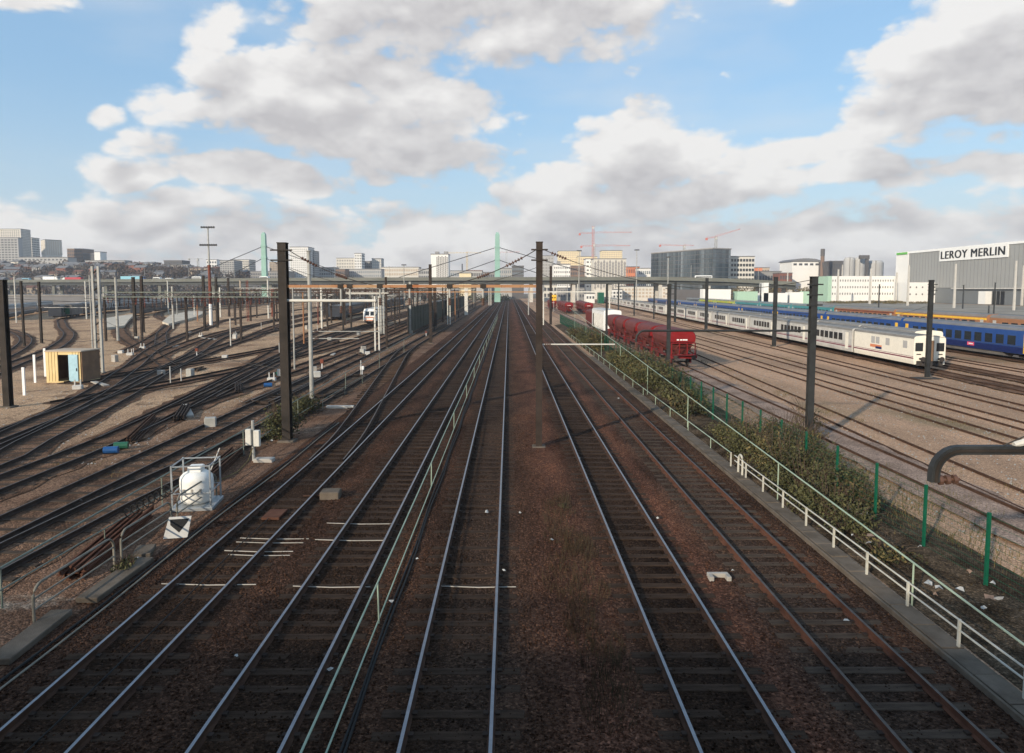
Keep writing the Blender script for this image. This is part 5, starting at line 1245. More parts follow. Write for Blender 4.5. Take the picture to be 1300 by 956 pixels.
for s in (-1, 1):
    MB().add([(s*.55-.42, -.10, 2.12), (s*.55+.42, -.10, 2.12), (s*.52+.38, .17, 2.98), (s*.52-.38, .17, 2.98)], [(0, 1, 2, 3)] if s else []).build('windscreen', 'glass', loc)
    MB().tube([(s*.85, -.55, .98), (s*.85, 0, .98)], .1, 8).tube([(s*.85, -.6, .98), (s*.85, -.54, .98)], .22, 10).build('buffer', 'under', loc)
    MB().box(s*.8-.12, s*.8+.12, -.19, -.1, 1.3, 1.5).build('lamp', 'glass', loc)
MB().box(-1.22, 1.22, -.19, -.1, 1.66, 1.84).build('orange_band', 'b_orange', loc); MB().box(-1.22, 1.22, -.2, -.1, 1.0, 1.2).build('orange_band', 'b_orange', loc)
MB().box(-1.46, 1.46, .6, L, 1.66, 1.84).build('orange_band', 'b_orange', loc)
for y in (2.4, 5, 8, 11, 14): MB().bevbox(-1.465, 1.465, y-.5, y+.5, 2.1, 2.7, .04).build('side_window', 'glass', loc)
for y in (3, 13):
    pg = MB(); pg.beam((-.6, y, 3.6), (-.6, y+1.2, 4.3), .05).beam((.6, y, 3.6), (.6, y+1.2, 4.3), .05).beam((-.6, y+1.2, 4.3), (-.6, y+.2, 4.9), .05).beam((.6, y+1.2, 4.3), (.6, y+.2, 4.9), .05).beam((-.9, y+.2, 4.92), (.9, y+.2, 4.92), .06); pg.build('pantograph', 'rust_red', loc)
MB().box(-1.2, 1.2, .3, L-.3, .55, .9).build('underframe', 'under', loc); bogie(loc, 3); bogie(loc, L-3)
# dark coaches at the far left
dk = coach('coach_dark', 'coach_dark', 'coach_roof', doorm='glass', under='under'); gy = coach('b_grey', 'coach_dark', 'coach_roof', doorm='glass', under='under')
used = set()
def string(proto, pts, n, lab, grp, gap=26.6):
    path = smooth_path(pts, 1.0); acc = 0; k = 0; last = path[0]
    for p in path:
        if k >= n: break
        if k == 0 or (p-last).length >= gap:
            # heading over one coach length
            q = min(path, key=lambda w: abs((w-p).length-26) if w.y > p.y else 1e9); a = -atan2(q.x-p.x, q.y-p.y)
            place(proto, used, V3(p.x, p.y, .2), a, lab % ORD[k], grp); last = p; k += 1
string(dk, [(-110, 202), (-126, 252), (-134, 320), (-132, 470)], 8, 'dark grey coach on the curve behind the white platform, %s from its near end', 'dark grey coaches on the curve')
string(gy, [(-134, 214), (-146, 262), (-152, 330), (-152, 380)], 4, 'light grey coach beyond the smaller white platform, %s from the near end', 'light grey coaches')
string(dk, [(-118, 178), (-128, 204), (-146, 250), (-160, 320)], 3, 'dark coach left of the pale double mast, %s from the near end', 'dark coaches by the double mast')
string(gy, [(-128, 172), (-150, 214), (-172, 262)], 3, 'pale grey coach at the far left edge, %s from the near end', 'pale coaches at the left edge')
string(dk, [(-62, 232), (-74, 300), (-80, 420)], 5, 'dark coach among the masts right of the floodlight tower, %s from the near end', 'dark coaches among the masts')
string(dk, [(-44, 172), (-50, 240), (-54, 400)], 6, 'dark coach standing left of the white locomotive, %s from the near end', 'dark coaches left of the locomotive')
string(dk, [(-24.5, 215), (-26.5, 300), (-28, 420)], 6, 'dark coach far up the yard behind the mesh wall, %s from the near end', 'dark coaches up the yard')
g = G(84, 405); gl = thing('shunting_locomotive', 'small dark locomotive with a bright green cab front at the far left', 'locomotive', (g.x, g.y, .2), .3); L = 9
MB().prism(body_profile(2.9, .9, 3.7, .3, .03, .1), 0, L).build('body', 'underframe_grey', gl); MB().bevbox(-.9, .9, -.05, .0, 1.1, 2.7, .04).build('cab_front', 'fence_green', gl); MB().bevbox(-.9, .9, -.04, .0, 2.8, 3.4, .03).build('windscreen', 'glass', gl)
bogie(gl, 2); bogie(gl, L-2)
# white sand platforms
def slab(px, lb):
    pts = [G(*p) for p in px]; c = pts[0].copy(); b = MB()
    b.prism([(0, 0)], 0, 0) if False else None
    n = len(pts); b.add([(p.x-c.x, p.y-c.y, 0) for p in pts]+[(p.x-c.x, p.y-c.y, .5) for p in pts], [tuple(range(n-1, -1, -1)), tuple(range(n, 2*n))]+[(i, (i+1) % n, n+(i+1) % n, n+i) for i in range(n)])
    tag(b.build('loading_platform', 'sand', loc=c), lb, 'platform', 'white platforms')
slab([(136, 419), (158, 416.5), (164, 408), (172, 400), (135, 406)], 'smaller white platform left of the brown mast pair')
slab([(206, 411), (214, 414), (250, 404), (262, 397), (240, 397), (216, 402)], 'larger white rounded platform below the dark coaches')

random.seed(21)
kinds = []
for i in range(46):
    y = random.uniform(38, 150); x = -12.5-random.random()*(y*.52-8); g = V3(x, y, 0); k = random.choice(['box', 'duct', 'post', 'heap', 'box'])
    if k == 'box': o = MB().bevbox(-.3, .3, -.22, .22, 0, random.uniform(.35, .8), .03).build('trackside_box', random.choice(['mast_grey', 'white_dirty', 'concrete']), loc=g, rotz=random.uniform(-.5, .5)); tag(o, 'small pale trackside box standing among the left yard tracks', 'box', 'trackside boxes in the left yard')
    elif k == 'duct': o = MB().bevbox(-.22, .22, 0, random.uniform(2, 5), 0, .14, .02).build('cable_duct', 'concrete', loc=g, rotz=random.uniform(.1, .9)); tag(o, 'short concrete cable duct lying between the left yard tracks', 'cable duct', 'cable ducts in the left yard')
    elif k == 'post': o = MB().tube([(0, 0, 0), (0, 0, random.uniform(.8, 1.7))], .05, 6).build('marker_post', 'white_dirty', loc=g); tag(o, 'thin pale marker post standing among the left yard tracks', 'post', 'marker posts in the left yard')
    else:
        b = MB()
        for q in range(random.randint(3, 6)): b.beam((random.uniform(-.5, .5), random.uniform(-.4, .4), .07+.1*(q//2)), (random.uniform(-.5, .5), random.uniform(1.6, 2.6), .07+.1*(q//2)), .2, .12)
        o = b.build('timber_pile', 'sleeper_old', loc=g, rotz=random.uniform(-.2, .6)); o['kind'] = 'stuff'; tag(o, 'loose pile of old timber sleepers between the left yard tracks', 'timber pile', 'timber piles in the left yard')

# the thicket of far masts, cross beams and wires over the left yard
random.seed(33)
proto = {}
for i in range(64):
    y = random.uniform(115, 340); x = random.choice([-14.8, -18.6, -22.2, -26, -31.5, -36, -41, -48, -56, -66, -78, -90])*(1+.0006*(y-115))+random.uniform(-.8, .8)
    k = random.choice(['mast_dark', 'mast_brown', 'mast_grey', 'mast_pale', 'mast_dark', 'mast_brown'])
    if k not in proto:
        r_ = thing('catenary_mast', 'thin %s mast in the far thicket of masts over the left yard' % {'mast_dark': 'dark', 'mast_brown': 'brown', 'mast_grey': 'grey', 'mast_pale': 'pale'}[k], 'mast', (x, y, 0), 0, 'far %s masts of the left yard' % k[5:])
        ibeam(MB(), .3, .32, 0, 8.4).build('post', k, r_)
        MB().tube([(0, 0, 6.6), (2.6, 0, 6.9)], .05, 5).tube([(0, 0, 5.7), (2.6, 0, 6.9)], .04, 5).build('cantilever_arm', k, r_)
        insulator(MB(), (2.2, 0, 6.8), (2.6, 0, 6.9), .1, 3).build('insulator', 'insulator', r_); proto[k] = r_
    else: dup(proto[k], V3(x, y, 0), random.choice([0, pi, 0, pi])+random.uniform(-.1, .1))
for i, (y, x0, x1, z) in enumerate(((128, -44, -14, 7.3), (150, -60, -24, 7.6), (190, -70, -14, 7.5), (225, -92, -30, 7.7), (280, -84, -14, 7.8), (330, -110, -16, 8.0))):
    r_ = thing('portal_beam', 'far cross beam over the left yard carrying insulators, %s from the camera' % ORD[i], 'beam', (x0, y, 0), 0, 'far cross beams over the left yard'); L = x1-x0
    for dz in (0, .55): MB().box(0, L, -.06, .06, z+dz-.07, z+dz+.07).build('chord', random.choice(['mast_brown', 'rail_rust', 'mast_grey']), r_)
    b = MB()
    for x in np.arange(0, L-.8, .8): b.beam((x, 0, z), (x+.8, 0, z+.55), .05)
    b.build('lacing', 'mast_brown', r_)
    for x in np.linspace(0, L, 4): MB().box(x-.15, x+.15, -.15, .15, 0, z).build('leg', 'mast_brown', r_)
    for x in np.arange(1.5, L, 2.1): insulator(MB(), (x, 0, z), (x, 0, z-random.uniform(.6, 1.3)), .13, 4).build('insulator', random.choice(['insulator', 'rust_red', 'mast_grey']), r_)
for i, x in enumerate((-13.6, -16.8, -20.8, -24.2, -28.5, -33, -38, -44, -52, -62)):
    P_ = []
    for y in np.arange(70, 400, 3.):
        t = ((y-70) % 54)/54; P_.append(V3(x*(1+.0005*(y-100)), y, 6.9-3.2*t*(1-t)))
    wire('sagging contact line above the left yard, %s counting outward from the main tracks' % ORD[i], P_, .02)
    wire('straight contact wire above the left yard, %s counting outward from the main tracks' % ORD[i], [V3(x*(1+.0005*(y-100)), y, 5.7) for y in (70, 200, 400)], .016)
for i, x in enumerate((-8.0, -4.52, -1.06, 3.9)):
    P_ = []
    for y in np.arange(34, 420, 3.5):
        t = ((y-34) % 58)/58; P_.append(V3(x+.1*sin(y*.11), y, 6.75-3.0*t*(1-t)))
    wire('thin catenary line over the main tracks, %s track from the left' % ORD[i], P_, .010)
    wire('thin contact wire over the main tracks, %s track from the left' % ORD[i], [V3(x, y, 5.5) for y in (34, 200, 420)], .010)
vs = []
for i in range(5200):
    if i % 3: y = 16+random.random()**1.5*60; x = random.uniform(14.5, 14+y*.62)
    else: y = 30+random.random()**1.5*80; x = -13-random.random()*(y*.5)
    s = random.uniform(.02, .07)
    vs += [(x-s, y-s*.6, -.005), (x+s, y-s*.5, -.005), (x+s*.2, y+s, -.005), (x, y, s*.9)]
fc = np.array([(0, 1, 3), (1, 2, 3), (2, 0, 3)])[None]+4*np.arange(len(vs)//4)[:, None, None]
tag(tri_object('loose_stones', vs, fc.reshape(-1, 3), 'concrete', 3), 'loose pale stones and rubble strewn over the gravel of both yards', 'rubble', kind='stuff')
tufts('yard_weeds', 'thin dry weeds growing along the rails of the gravel yard', [(17.65+.05*y+random.uniform(-1.2, 1.2), y, random.uniform(.2, .6)) for y in [random.uniform(20, 90) for _ in range(45)]]+[(26+random.uniform(-2, 6), y, random.uniform(.15, .5)) for y in [random.uniform(30, 100) for _ in range(40)]]+[(-15-random.random()*y*.3, y, random.uniform(.2, .6)) for y in [random.uniform(25, 110) for _ in range(45)]], 'leaf_dry', 120, .22, .012)

# ------------------------------------------------------------------ viaduct with its cable-stayed span
VP = [(-460, 545, 14.2), (-260, 500, 14.4), (-130, 455, 14.6), (0, 432, 14.6), (95, 420, 14.5), (130, 414, 13.6), (168, 402, 11.4)]
va = thing('viaduct', 'long concrete road viaduct crossing the whole rail yard in the distance', 'viaduct', (0, 432, 0))
def ribbon(profile, key, name, parent, pts=VP, off=(0, 432, 0)):
    vs = []; n = len(profile)
    for i, p in enumerate(pts):
        a, c = Vector(pts[max(0, i-1)]), Vector(pts[min(len(pts)-1, i+1)]); t = (c-a).normalized(); s = Vector((-t.y, t.x, 0)).normalized()
        for u, w in profile: q = Vector(p)+s*u+Vector((0, 0, w))-Vector(off); vs.append(tuple(q))
    fs = [(i*n+j, i*n+(j+1) % n, (i+1)*n+(j+1) % n, (i+1)*n+j) for i in range(len(pts)-1) for j in range(n)]+[tuple(range(n-1, -1, -1)), tuple((len(pts)-1)*n+j for j in range(n))]
    return MB().add(vs, fs).build(name, key, parent)
ribbon([(-9, -1.1), (9, -1.1), (9, 0), (-9, 0)], 'viaduct', 'deck', va)
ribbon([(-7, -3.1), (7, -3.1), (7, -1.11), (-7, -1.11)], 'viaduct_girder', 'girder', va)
for u in (-8.8, 8.6): ribbon([(u, 0.01), (u+.25, 0.01), (u+.25, 1.05), (u, 1.05)], 'viaduct', 'parapet', va)
def on_via(x):
    for a, c in zip(VP, VP[1:]):
        if a[0] <= x <= c[0]: t = (x-a[0])/(c[0]-a[0]); return Vector(a).lerp(Vector(c), t)
for x in (-430, -385, -340, -295, -250, -205, -160, -115, -60, -22, 14, 40, 62, 92, 120, 150, 164):
    p = on_via(x)
    for s in (-4.5, 4.5): MB().box(p.x-1.0, p.x+1.0, p.y-432+s-1, p.y-432+s+1, 0, p.z-3.05).build('pier', 'concrete_pale' if x > 0 else 'viaduct', va)
for px, lb in ((338, 'pale green bridge pylon left of the tall dark left mast'), (631.5, 'pale green bridge pylon left of the central mast')):
    x = H(px, 360, 470 if px < 400 else 433).x; p = on_via(x); top = H(px, 295, p.y).z
    py = thing('bridge_pylon', lb, 'pylon', (p.x, p.y, 0), 0, 'bridge pylons')
    b = MB(); w = 1.75; rings = [(0, 1.9), (p.z, 1.7), (top-1.5, 1.35), (top, .7)]
    vs = []
    for z, r in rings: vs += [(-r, -r, z), (r, -r, z), (r, r, z), (-r, r, z)]
    b.add(vs, [(i*4+j, i*4+(j+1) % 4, i*4+4+(j+1) % 4, i*4+4+j) for i in range(3) for j in range(4)]+[(3, 2, 1, 0), (12, 13, 14, 15)]); b.build('shaft', 'pylon', py)
    for zt, L in ((top-9.2, 66), (top-17, 34)):
        for s in (-1, 1):
            q = on_via(max(-455, min(160, p.x+s*L)))
            MB().tube([(0, 0, zt), (q.x-p.x, q.y-p.y, q.z+.6)], .24, 6).build('stay_cable', 'mast_slate', py)
        MB().box(-1.75, 1.75, -1.75, 1.75, zt-.5, zt+.4).build('cable_saddle', 'pylon', py)
for x in list(range(-420, 165, 38)):
    p = on_via(x); fl = thing('street_lamp', 'thin street lamp standing on the viaduct deck', 'street lamp', p, 0, 'street lamps along the viaduct')
    MB().tube([(0, 4, 0), (0, 4, 8.5)], .12, 5).build('post', 'mast_grey', fl); MB().beam((0, 4, 8.5), (0, 2, 8.7), .12).build('arm', 'mast_grey', fl)
# traffic on the viaduct
def lorry(px, w, h, c, cabc, lb, name='lorry', cat='lorry', cabr=True):
    Y = {True: 520, False: 425}[px < 300]; x = H(px, 358, Y).x; p = on_via(x); L = w*p.y/F; hh = h*p.y/F
    root = thing(name, lb, cat, (p.x, p.y-5, p.z), atan2(on_via(x+5).y-on_via(x-5).y, 10), 'traffic on the viaduct'); k = 1 if cabr else -1
    if name == 'lorry':
        MB().bevbox(-L/2, L/2-2.6, -1.25, 1.25, 1.1, hh, .08).build('trailer', c, root) if cabr else MB().bevbox(-L/2+2.6, L/2, -1.25, 1.25, 1.1, hh, .08).build('trailer', c, root)
        x0, x1 = (L/2-2.4, L/2) if cabr else (-L/2, -L/2+2.4)
        cb = MB().bevbox(x0, x1, -1.2, 1.2, .5, min(3.3, hh-.2), .15).build('cab', cabc, root); MB().box(x0-.02 if not cabr else x1-.9, x0+.9 if not cabr else x1+.02, -1.22, 1.22, 1.9, 2.8).build('windscreen', 'glass', cb)
    else:
        b = MB().bevbox(-L/2, L/2, -1.25, 1.25, .4, hh, .25).build('body', c, root); MB().box(-L/2+.5, L/2-.5, -1.27, 1.27, hh*.5, hh*.78).build('window', 'glass', b)
    for q in (-L*.36, L*.36):
        wb = MB()
        for s in (-1.05, 1.05):
            n = 10; vs = [(q+.5*cos(2*pi*j/n), s+t, .5+.5*sin(2*pi*j/n)) for t in (-.15, .15) for j in range(n)]
            wb.add(vs, [(j, (j+1) % n, n+(j+1) % n, n+j) for j in range(n)]+[tuple(range(n)), tuple(range(n, 2*n))])
        wb.build('wheels', 'black', root)
lorry(73, 22, 5.5, 'white', 'white', 'white lorry on the viaduct at the far left')
lorry(104, 28, 4.5, 'truck_red', 'b_white', 'red lorry on the viaduct behind the pale double mast', cabr=False)
lorry(190, 34, 5.5, 'truck_blue', 'blue', 'pale blue lorry on the viaduct', cabr=True)
lorry(224, 11, 4, 'white', 'white', 'white van behind the pale blue lorry', 'van', 'van')
lorry(241, 10, 3, 'white', 'white', 'second white van behind the pale blue lorry', 'van', 'van')
lorry(36, 11, 3.5, 'truck_blue', 'glass', 'small blue van at the far left of the viaduct', 'van', 'van')
lorry(281, 14, 4.5, 'white', 'white', 'white box van on the viaduct right of the floodlight tower', 'van', 'van')
lorry(309, 13, 4, 'white', 'white', 'white van on the viaduct near the left pylon', 'van', 'van')
lorry(885, 21, 5, 'white', 'white', 'white coach bus on the viaduct in front of the dark glass building', 'bus', 'bus')

# ------------------------------------------------------------------ buildings
BN = [0]
def block(label, loc, rotz, W, D, h, wallk, rows=0, cols=0, win='window_far', wf=.6, hf=.55, faces='f', z0=0., side_cols=None, roof='roof_slate', name='office_block', cat='building', plant=0, group=None, base=0., band=False, cap=True):
    root = thing(name, label, cat, loc, rotz, group)
    MB().box(0, W, 0, D, base, h).build('wall', wallk, root)
    if cap: MB().box(-.3, W+.3, -.3, D+.3, h, h+.6).build('roof', roof, root)
    for k in range(plant):
        x = W*(.15+.5*k+.1*random.random()); MB().bevbox(x, x+W*.22, D*.3, D*.6, h+.6, h+.6+random.uniform(2, 3.5), .1).build('roof_plant', 'b_mid', root)
    if rows:
        a, c = z0+1.0, h-.8; rh = (c-a)/rows
        for fc in faces:
            n = cols if fc == 'f' else (side_cols or max(2, int(cols*D/W))); span = W if fc == 'f' else D
            if band or rows*n > 110: items = [(span*.5, span*.96, r) for r in range(rows)]
            else: items = [(span*(i+.5)/n, span/n*wf, r) for i in range(n) for r in range(rows)]
            first = None
            for (u, w, r) in items:
                z = a+rh*(r+.5)
                pos = {'f': (u, -.06, z), 'l': (-.06, u, z), 'r': (W+.06, u, z)}[fc]
                if first is None:
                    b = MB().box(-w/2, w/2, -.08, .08, -rh*hf/2, rh*hf/2) if fc == 'f' else MB().box(-.08, .08, -w/2, w/2, -rh*hf/2, rh*hf/2)
                    first = b.build('window_band' if w > span*.9 else 'window', win, root, loc=pos)
                else: again(first, root, pos)
            if (band or rows*n > 110) and wf < .9:      # piers between the panes of a ribbon
                n2 = min(n, 60)
                b = MB()
                for i in range(n2+1):
                    u = span*.02+span*.96*i/n2; q = span/n2*(1-wf)/2
                    if fc == 'f': b.box(u-q, u+q, -.2, -.001, a, c)
                    elif fc == 'l': b.box(-.2, -.001, u-q, u+q, a, c)
                    else: b.box(W+.001, W+.2, u-q, u+q, a, c)
                b.build('pilasters', wallk, root)
    return root
def far(label, x0, x1, yt, Y, wallk, rows=0, cols=0, D=18, rot=0., **k):
    a, c = H(x0, yt, Y), H(x1, yt, Y)
    return block(label, (a.x, Y, 0), rot, c.x-a.x, D, a.z, wallk, rows, cols, **k)
# left hill
far('pale slab tower at the far left edge, behind the banded block', -14, 26, 291, 800, 'b_pale', 22, 14, wf=.45, faces='fr', D=16, side_cols=8, z0=35)
far('banded concrete block with rows of dark windows at the far left edge', -30, 23, 302, 700, 'b_grey', 9, 12, wf=.72, faces='f', D=6, z0=36, band=True)
far('narrow pale tower right of the slab tower at the far left', 32, 40, 302, 850, 'b_pale', 14, 3, faces='fr', D=14, z0=30)
c0 = H(64, 304, 720); 
block('square tower with a bright side and a shaded side on the left hill', (H(52, 304, 735).x, 735, 0), radians(-40), 13, 15, c0.z, 'b_pale', 16, 7, wf=.4, faces='fr', side_cols=7, z0=44, win='b_tan')
far('low pale hall on the hill below the square tower', 24, 86, 327, 700, 'b_grey', 1, 12, D=14, z0=36, band=True)
far('round-looking reddish block on the hill', 85, 104, 316, 760, 'b_brown', 4, 7, D=22, z0=36, roof='b_grey')
far('black glass block beside a white tower on the hill', 105, 120, 322, 760, 'b_dark', 3, 5, D=20, z0=38)
far('small white tower beside the black glass block', 119.5, 127, 320, 750, 'b_white', 0, 0, D=12)
far('long pale terrace behind the red brick terrace', 108, 158, 331, 740, 'b_grey', 2, 16, D=15, z0=34)
far('long red brick terrace on the hill', 140, 196, 333.5, 700, 'b_brick', 3, 26, D=14, z0=28, wf=.45, win='b_white', roof='roof_slate')
far('dark topped block on the hill right of the red brick terrace', 208, 231, 331, 720, 'b_dark', 2, 6, D=18, z0=30)
far('pale low block under the dark topped block', 202, 238, 337, 690, 'b_pale', 2, 9, D=14, z0=22)
far('bright white block right of the floodlight tower', 262, 275, 330, 760, 'b_white', 5, 4, D=20, z0=20)
far('grey stepped apartment block left of the left pylon', 279, 297, 331, 640, 'b_grey', 9, 6, faces='fr', D=20, z0=16)
far('pale apartment block with rows of windows left of the left pylon', 293, 316, 330, 700, 'b_pale', 8, 9, faces='fr', D=18, z0=18)
far('brownish tower just right of the left pylon', 342, 352, 333, 720, 'b_tan', 8, 5, faces='fr', D=14, z0=18)
far('low grey block behind the left pylon', 318, 366, 345, 620, 'b_mid', 3, 16, D=18, z0=14)
far('low tan block left of the floodlight tower', 240, 264, 341, 640, 'b_tan', 4, 8, D=18, z0=14)
# centre left
far('tall white gridded tower right of the tall dark left mast', 368, 391, 314, 640, 'b_white', 17, 9, wf=.62, hf=.6, faces='fr', D=20, side_cols=6, win='b_grey', z0=10)
far('grey slender tower attached to the white gridded tower', 390, 399, 319, 655, 'b_grey', 16, 3, faces='fr', D=16, z0=10)
far('grey low block behind the pale grey pole', 399, 425, 340, 680, 'b_grey', 5, 9, D=18, z0=10)
far('white stepped block with a taller right end', 427, 452, 328, 760, 'b_pale', 9, 8, faces='f', D=20, z0=10, win='b_mid')
far('slender white tower on the right end of the stepped block', 450, 459, 322, 750, 'b_white', 12, 3, faces='fr', D=16, z0=10, win='b_mid')
far('small brown tower left of the pale twin tower', 463, 473, 332, 780, 'b_mid', 8, 4, D=16, z0=10)
far('pale tower right of the small brown tower', 472, 484, 328.5, 770, 'b_grey', 10, 5, faces='fr', D=16, z0=10, win='b_pale')
far('brown block at the left end of the grey row', 426, 438, 342, 620, 'b_brown', 4, 5, D=16, z0=8)
far('row of grey and white narrow housefronts', 437, 484, 342, 640, 'b_grey', 5, 18, D=16, z0=8, win='glass_pale', wf=.45)
far('long pale yellow apartment block', 484, 532, 339.5, 690, 'b_pale', 5, 22, D=16, z0=8, win='b_tan')
far('grey low block right of the long pale yellow block', 531, 549, 342, 650, 'b_grey', 4, 8, D=16, z0=8)
bt = far('pale tower with a lattice of oval openings', 547, 569, 323, 600, 'b_white', 0, 0, D=18, faces='f', plant=2)
w = H(569, 323, 600).x-H(547, 323, 600).x; hh = H(547, 323, 600).z; ov = None
for i in range(7):
    for j in range(14):
        u = w*.30+w*.68*(i+.5)/7; z = 11+(hh-12)*(j+.5+(.5 if i % 2 else 0)*.9)/14.6
        if ov is None: ov = MB().prism([(.58*cos(a), 1.0*sin(a)) for a in np.linspace(0, 2*pi, 9)[:-1]], -.12, 0).build('oval_opening', 'b_mid', bt, loc=(u, 0, z))
        else: again(ov, bt, (u, 0, z))
far('low glassy block right of the oval tower', 566, 594, 344, 700, 'b_grey', 3, 10, D=16, z0=8, win='glass_pale')
far('flat red roofed block under the yellow crane', 592, 612, 344, 600, 'b_grey', 3, 9, D=16, z0=8, roof='roof_red', win='b_dark')
far('small cream hall in front of the red roofed block', 583, 598, 347, 560, 'b_yellow', 1, 4, D=14, z0=9)
far('grey glassy block right of the right pylon', 634, 652, 341, 620, 'b_grey', 4, 7, D=16, z0=8, win='glass_pale', band=True)
far('grey block left of the right pylon', 612, 630, 346, 660, 'b_mid', 3, 7, D=16, z0=8)
far('dark glass block with a raised top right of the right pylon', 650, 665, 338, 610, 'b_dark', 5, 6, D=16, z0=8, win='glass_pale', faces='f')
# right of the central mast
far('tall grey wedge block directly right of the central mast', 688, 703, 325, 640, 'b_grey', 10, 4, faces='f', D=30, z0=8, win='b_mid')
far('yellow slab building with rows of windows, upper left of the pair', 709, 737, 319, 760, 'b_yellow', 8, 12, D=16, z0=30, win='b_tan')
far('lower yellow block right of the yellow slab', 734, 758, 326, 740, 'b_yellow', 6, 9, D=16, z0=20, win='b_tan')
far('white cube building with small square windows', 703, 724, 336, 560, 'b_white', 5, 8, wf=.4, hf=.45, D=18, z0=9, plant=1)
far('brown block right of the white cube building', 724, 745, 338, 600, 'b_brown', 5, 7, D=16, z0=8)
far('narrow white banded block beside the patterned block', 744, 753, 329, 590, 'b_white', 7, 2, D=16, z0=8, hf=.35)
far('yellow block behind the patterned office block', 764, 790, 318.5, 720, 'b_yellow', 6, 9, D=16, z0=34, win='b_tan')
bd = far('pale office block faced with a diamond lattice', 754, 795, 329, 570, 'b_pale', 0, 0, D=24)
w = H(795, 329, 570).x-H(754, 329, 570).x; hh = H(754, 329, 570).z; dm = None
for i in range(11):
    for j in range(9):
        u = w*(i+.5)/11; z = 9+(hh-10)*(j+.3+(.5 if i % 2 else 0))/9.4
        if dm is None: dm = MB().prism([(-1.08, 0), (0, -2.1), (1.08, 0), (0, 2.1)], -.15, 0).build('diamond_window', 'b_mid', bd, loc=(u, 0, z))
        else: again(dm, bd, (u, 0, z))
far('orange red building between the patterned block and the glass building', 795, 812, 339, 640, 'b_orange', 3, 6, D=20, z0=9, win='b_brick')
far('small white block between the orange building and the glass building', 811, 826, 341, 600, 'b_white', 3, 6, D=16, z0=9, win='glass_pale')
# dark glass office
A = H(827, 322, 567); Bc = H(905, 316, 500)
ln = sqrt((Bc.x-A.x)**2+(Bc.y-A.y)**2); gr = atan2(Bc.y-A.y, Bc.x-A.x)
gb = thing('glass_office', 'large dark glass office building with a red crane above it', 'building', (A.x, A.y, 0), gr); hh = (A.z+Bc.z)/2
MB().box(0, ln, 0, 17, 0, hh).build('wall', 'b_dark', gb)
for j in range(9):
    za, zb_ = 8+(hh-8)*j/9, 8+(hh-8)*(j+1)/9-.45
    MB().box(.1, ln-.1, -.12, -.001, za, zb_).build('glass_storey', 'curtain_glass', gb); MB().box(ln+.001, ln+.12, .1, 16.9, za, zb_).build('glass_storey', 'curtain_glass', gb)
b = MB()
for i in range(37): b.box(ln*i/36-.06, ln*i/36+.06, -.2, -.125, 8, hh)
b.build('mullions', 'b_dark', gb)
MB().box(-.4, ln+.4, -.4, 17.4, hh, hh+.8).build('roof', 'b_mid', gb)
far('concrete framed building with open dark floors right of the glass office', 924, 958, 326, 520, 'b_pale', 6, 9, wf=.72, hf=.55, D=22, z0=9, win='glass', faces='f')
far('small orange block in the distance right of the concrete framed building', 960, 968, 340, 700, 'b_orange', 0, 0, D=12)
far('tan block behind the small orange block', 967, 977, 340, 720, 'b_tan', 2, 3, D=12, z0=14)
far('long low slate roofed hall', 950, 992, 345, 560, 'b_mid', 1, 12, D=24, z0=10)
far('small brown red house right of the slate roofed hall', 990, 1006, 347, 540, 'b_brick', 2, 5, D=14, z0=9)
s = far('big white industrial block with a dark curved roof', 1006, 1041, 332, 560, 'b_white', 1, 5, D=26, z0=26, cap=False)
w = H(1041, 332, 560).x-H(1006, 332, 560).x; hh = H(1006, 332, 560).z
MB().prism([(-1, 0), (w+1, 0)]+[(w*.5+(w*.5+1)*cos(a), 2.6*sin(a)) for a in np.linspace(.1, pi-.1, 9)], -1, 27).build('curved_roof', 'roof_slate', s, loc=(0, 0, hh))
ch = thing('chimney', 'tall tapering brick chimney beside the white industrial block', 'chimney', (H(1043.5, 350, 520).x, 520, 0)); top = H(1043, 316, 520).z
MB().tube([(0, 0, 0), (0, 0, top*.86)], 2.0, 12, r1=1.35).build('shaft', 'b_brown', ch); MB().tube([(0, 0, top*.86), (0, 0, top)], 1.5, 12, r1=1.5).build('crown', 'b_dark', ch)
cvy = thing('conveyor', 'dark slanting conveyor leaning on the chimney', 'conveyor', (H(1046, 350, 515).x, 515, 0)); MB().beam((2.6, 0, 2), (-.6, 0, H(1041, 333, 515).z), 1.6, 1.4).build('duct', 'b_dark', cvy)
far('dark block between the chimney and the silos', 1054, 1071, 332, 540, 'b_dark', 3, 5, D=20, z0=14)
for i, (a, c, lb) in enumerate(((1072, 1085, 'left grey silo of the group behind the white long building'), (1084.5, 1098, 'middle grey silo behind the white long building'), (1101, 1121, 'broad grey silo left of the large store'))):
    x0, x1 = H(a, 328, 500).x, H(c, 328, 500).x; sl = thing('silo', lb, 'silo', ((x0+x1)/2, 500, 0), 0, 'grey silos'); r = (x1-x0)/2; hh = H(a, 327 if i < 2 else 331, 500).z
    MB().lathe([(r, 0), (r, hh-1.5), (r*.8, hh), (.2, hh+.4)], 24).build('silo_wall', 'b_grey', sl)
    MB().tube([(-r*.4, -r*.95, 0), (-r*.4, -r*.95, hh)], .3, 5).build('pipe', 'b_mid', sl)
tw = thing('gantry_tower', 'dark T shaped conveyor head between the silos', 'tower', (H(1100, 350, 490).x, 490, 0)); top = H(1100, 324, 490).z
MB().box(-.9, .9, -.9, .9, 0, top).build('shaft', 'b_dark', tw); MB().box(-5.5, 1.2, -1.2, 1.2, top-2.6, top).build('head', 'b_dark', tw)
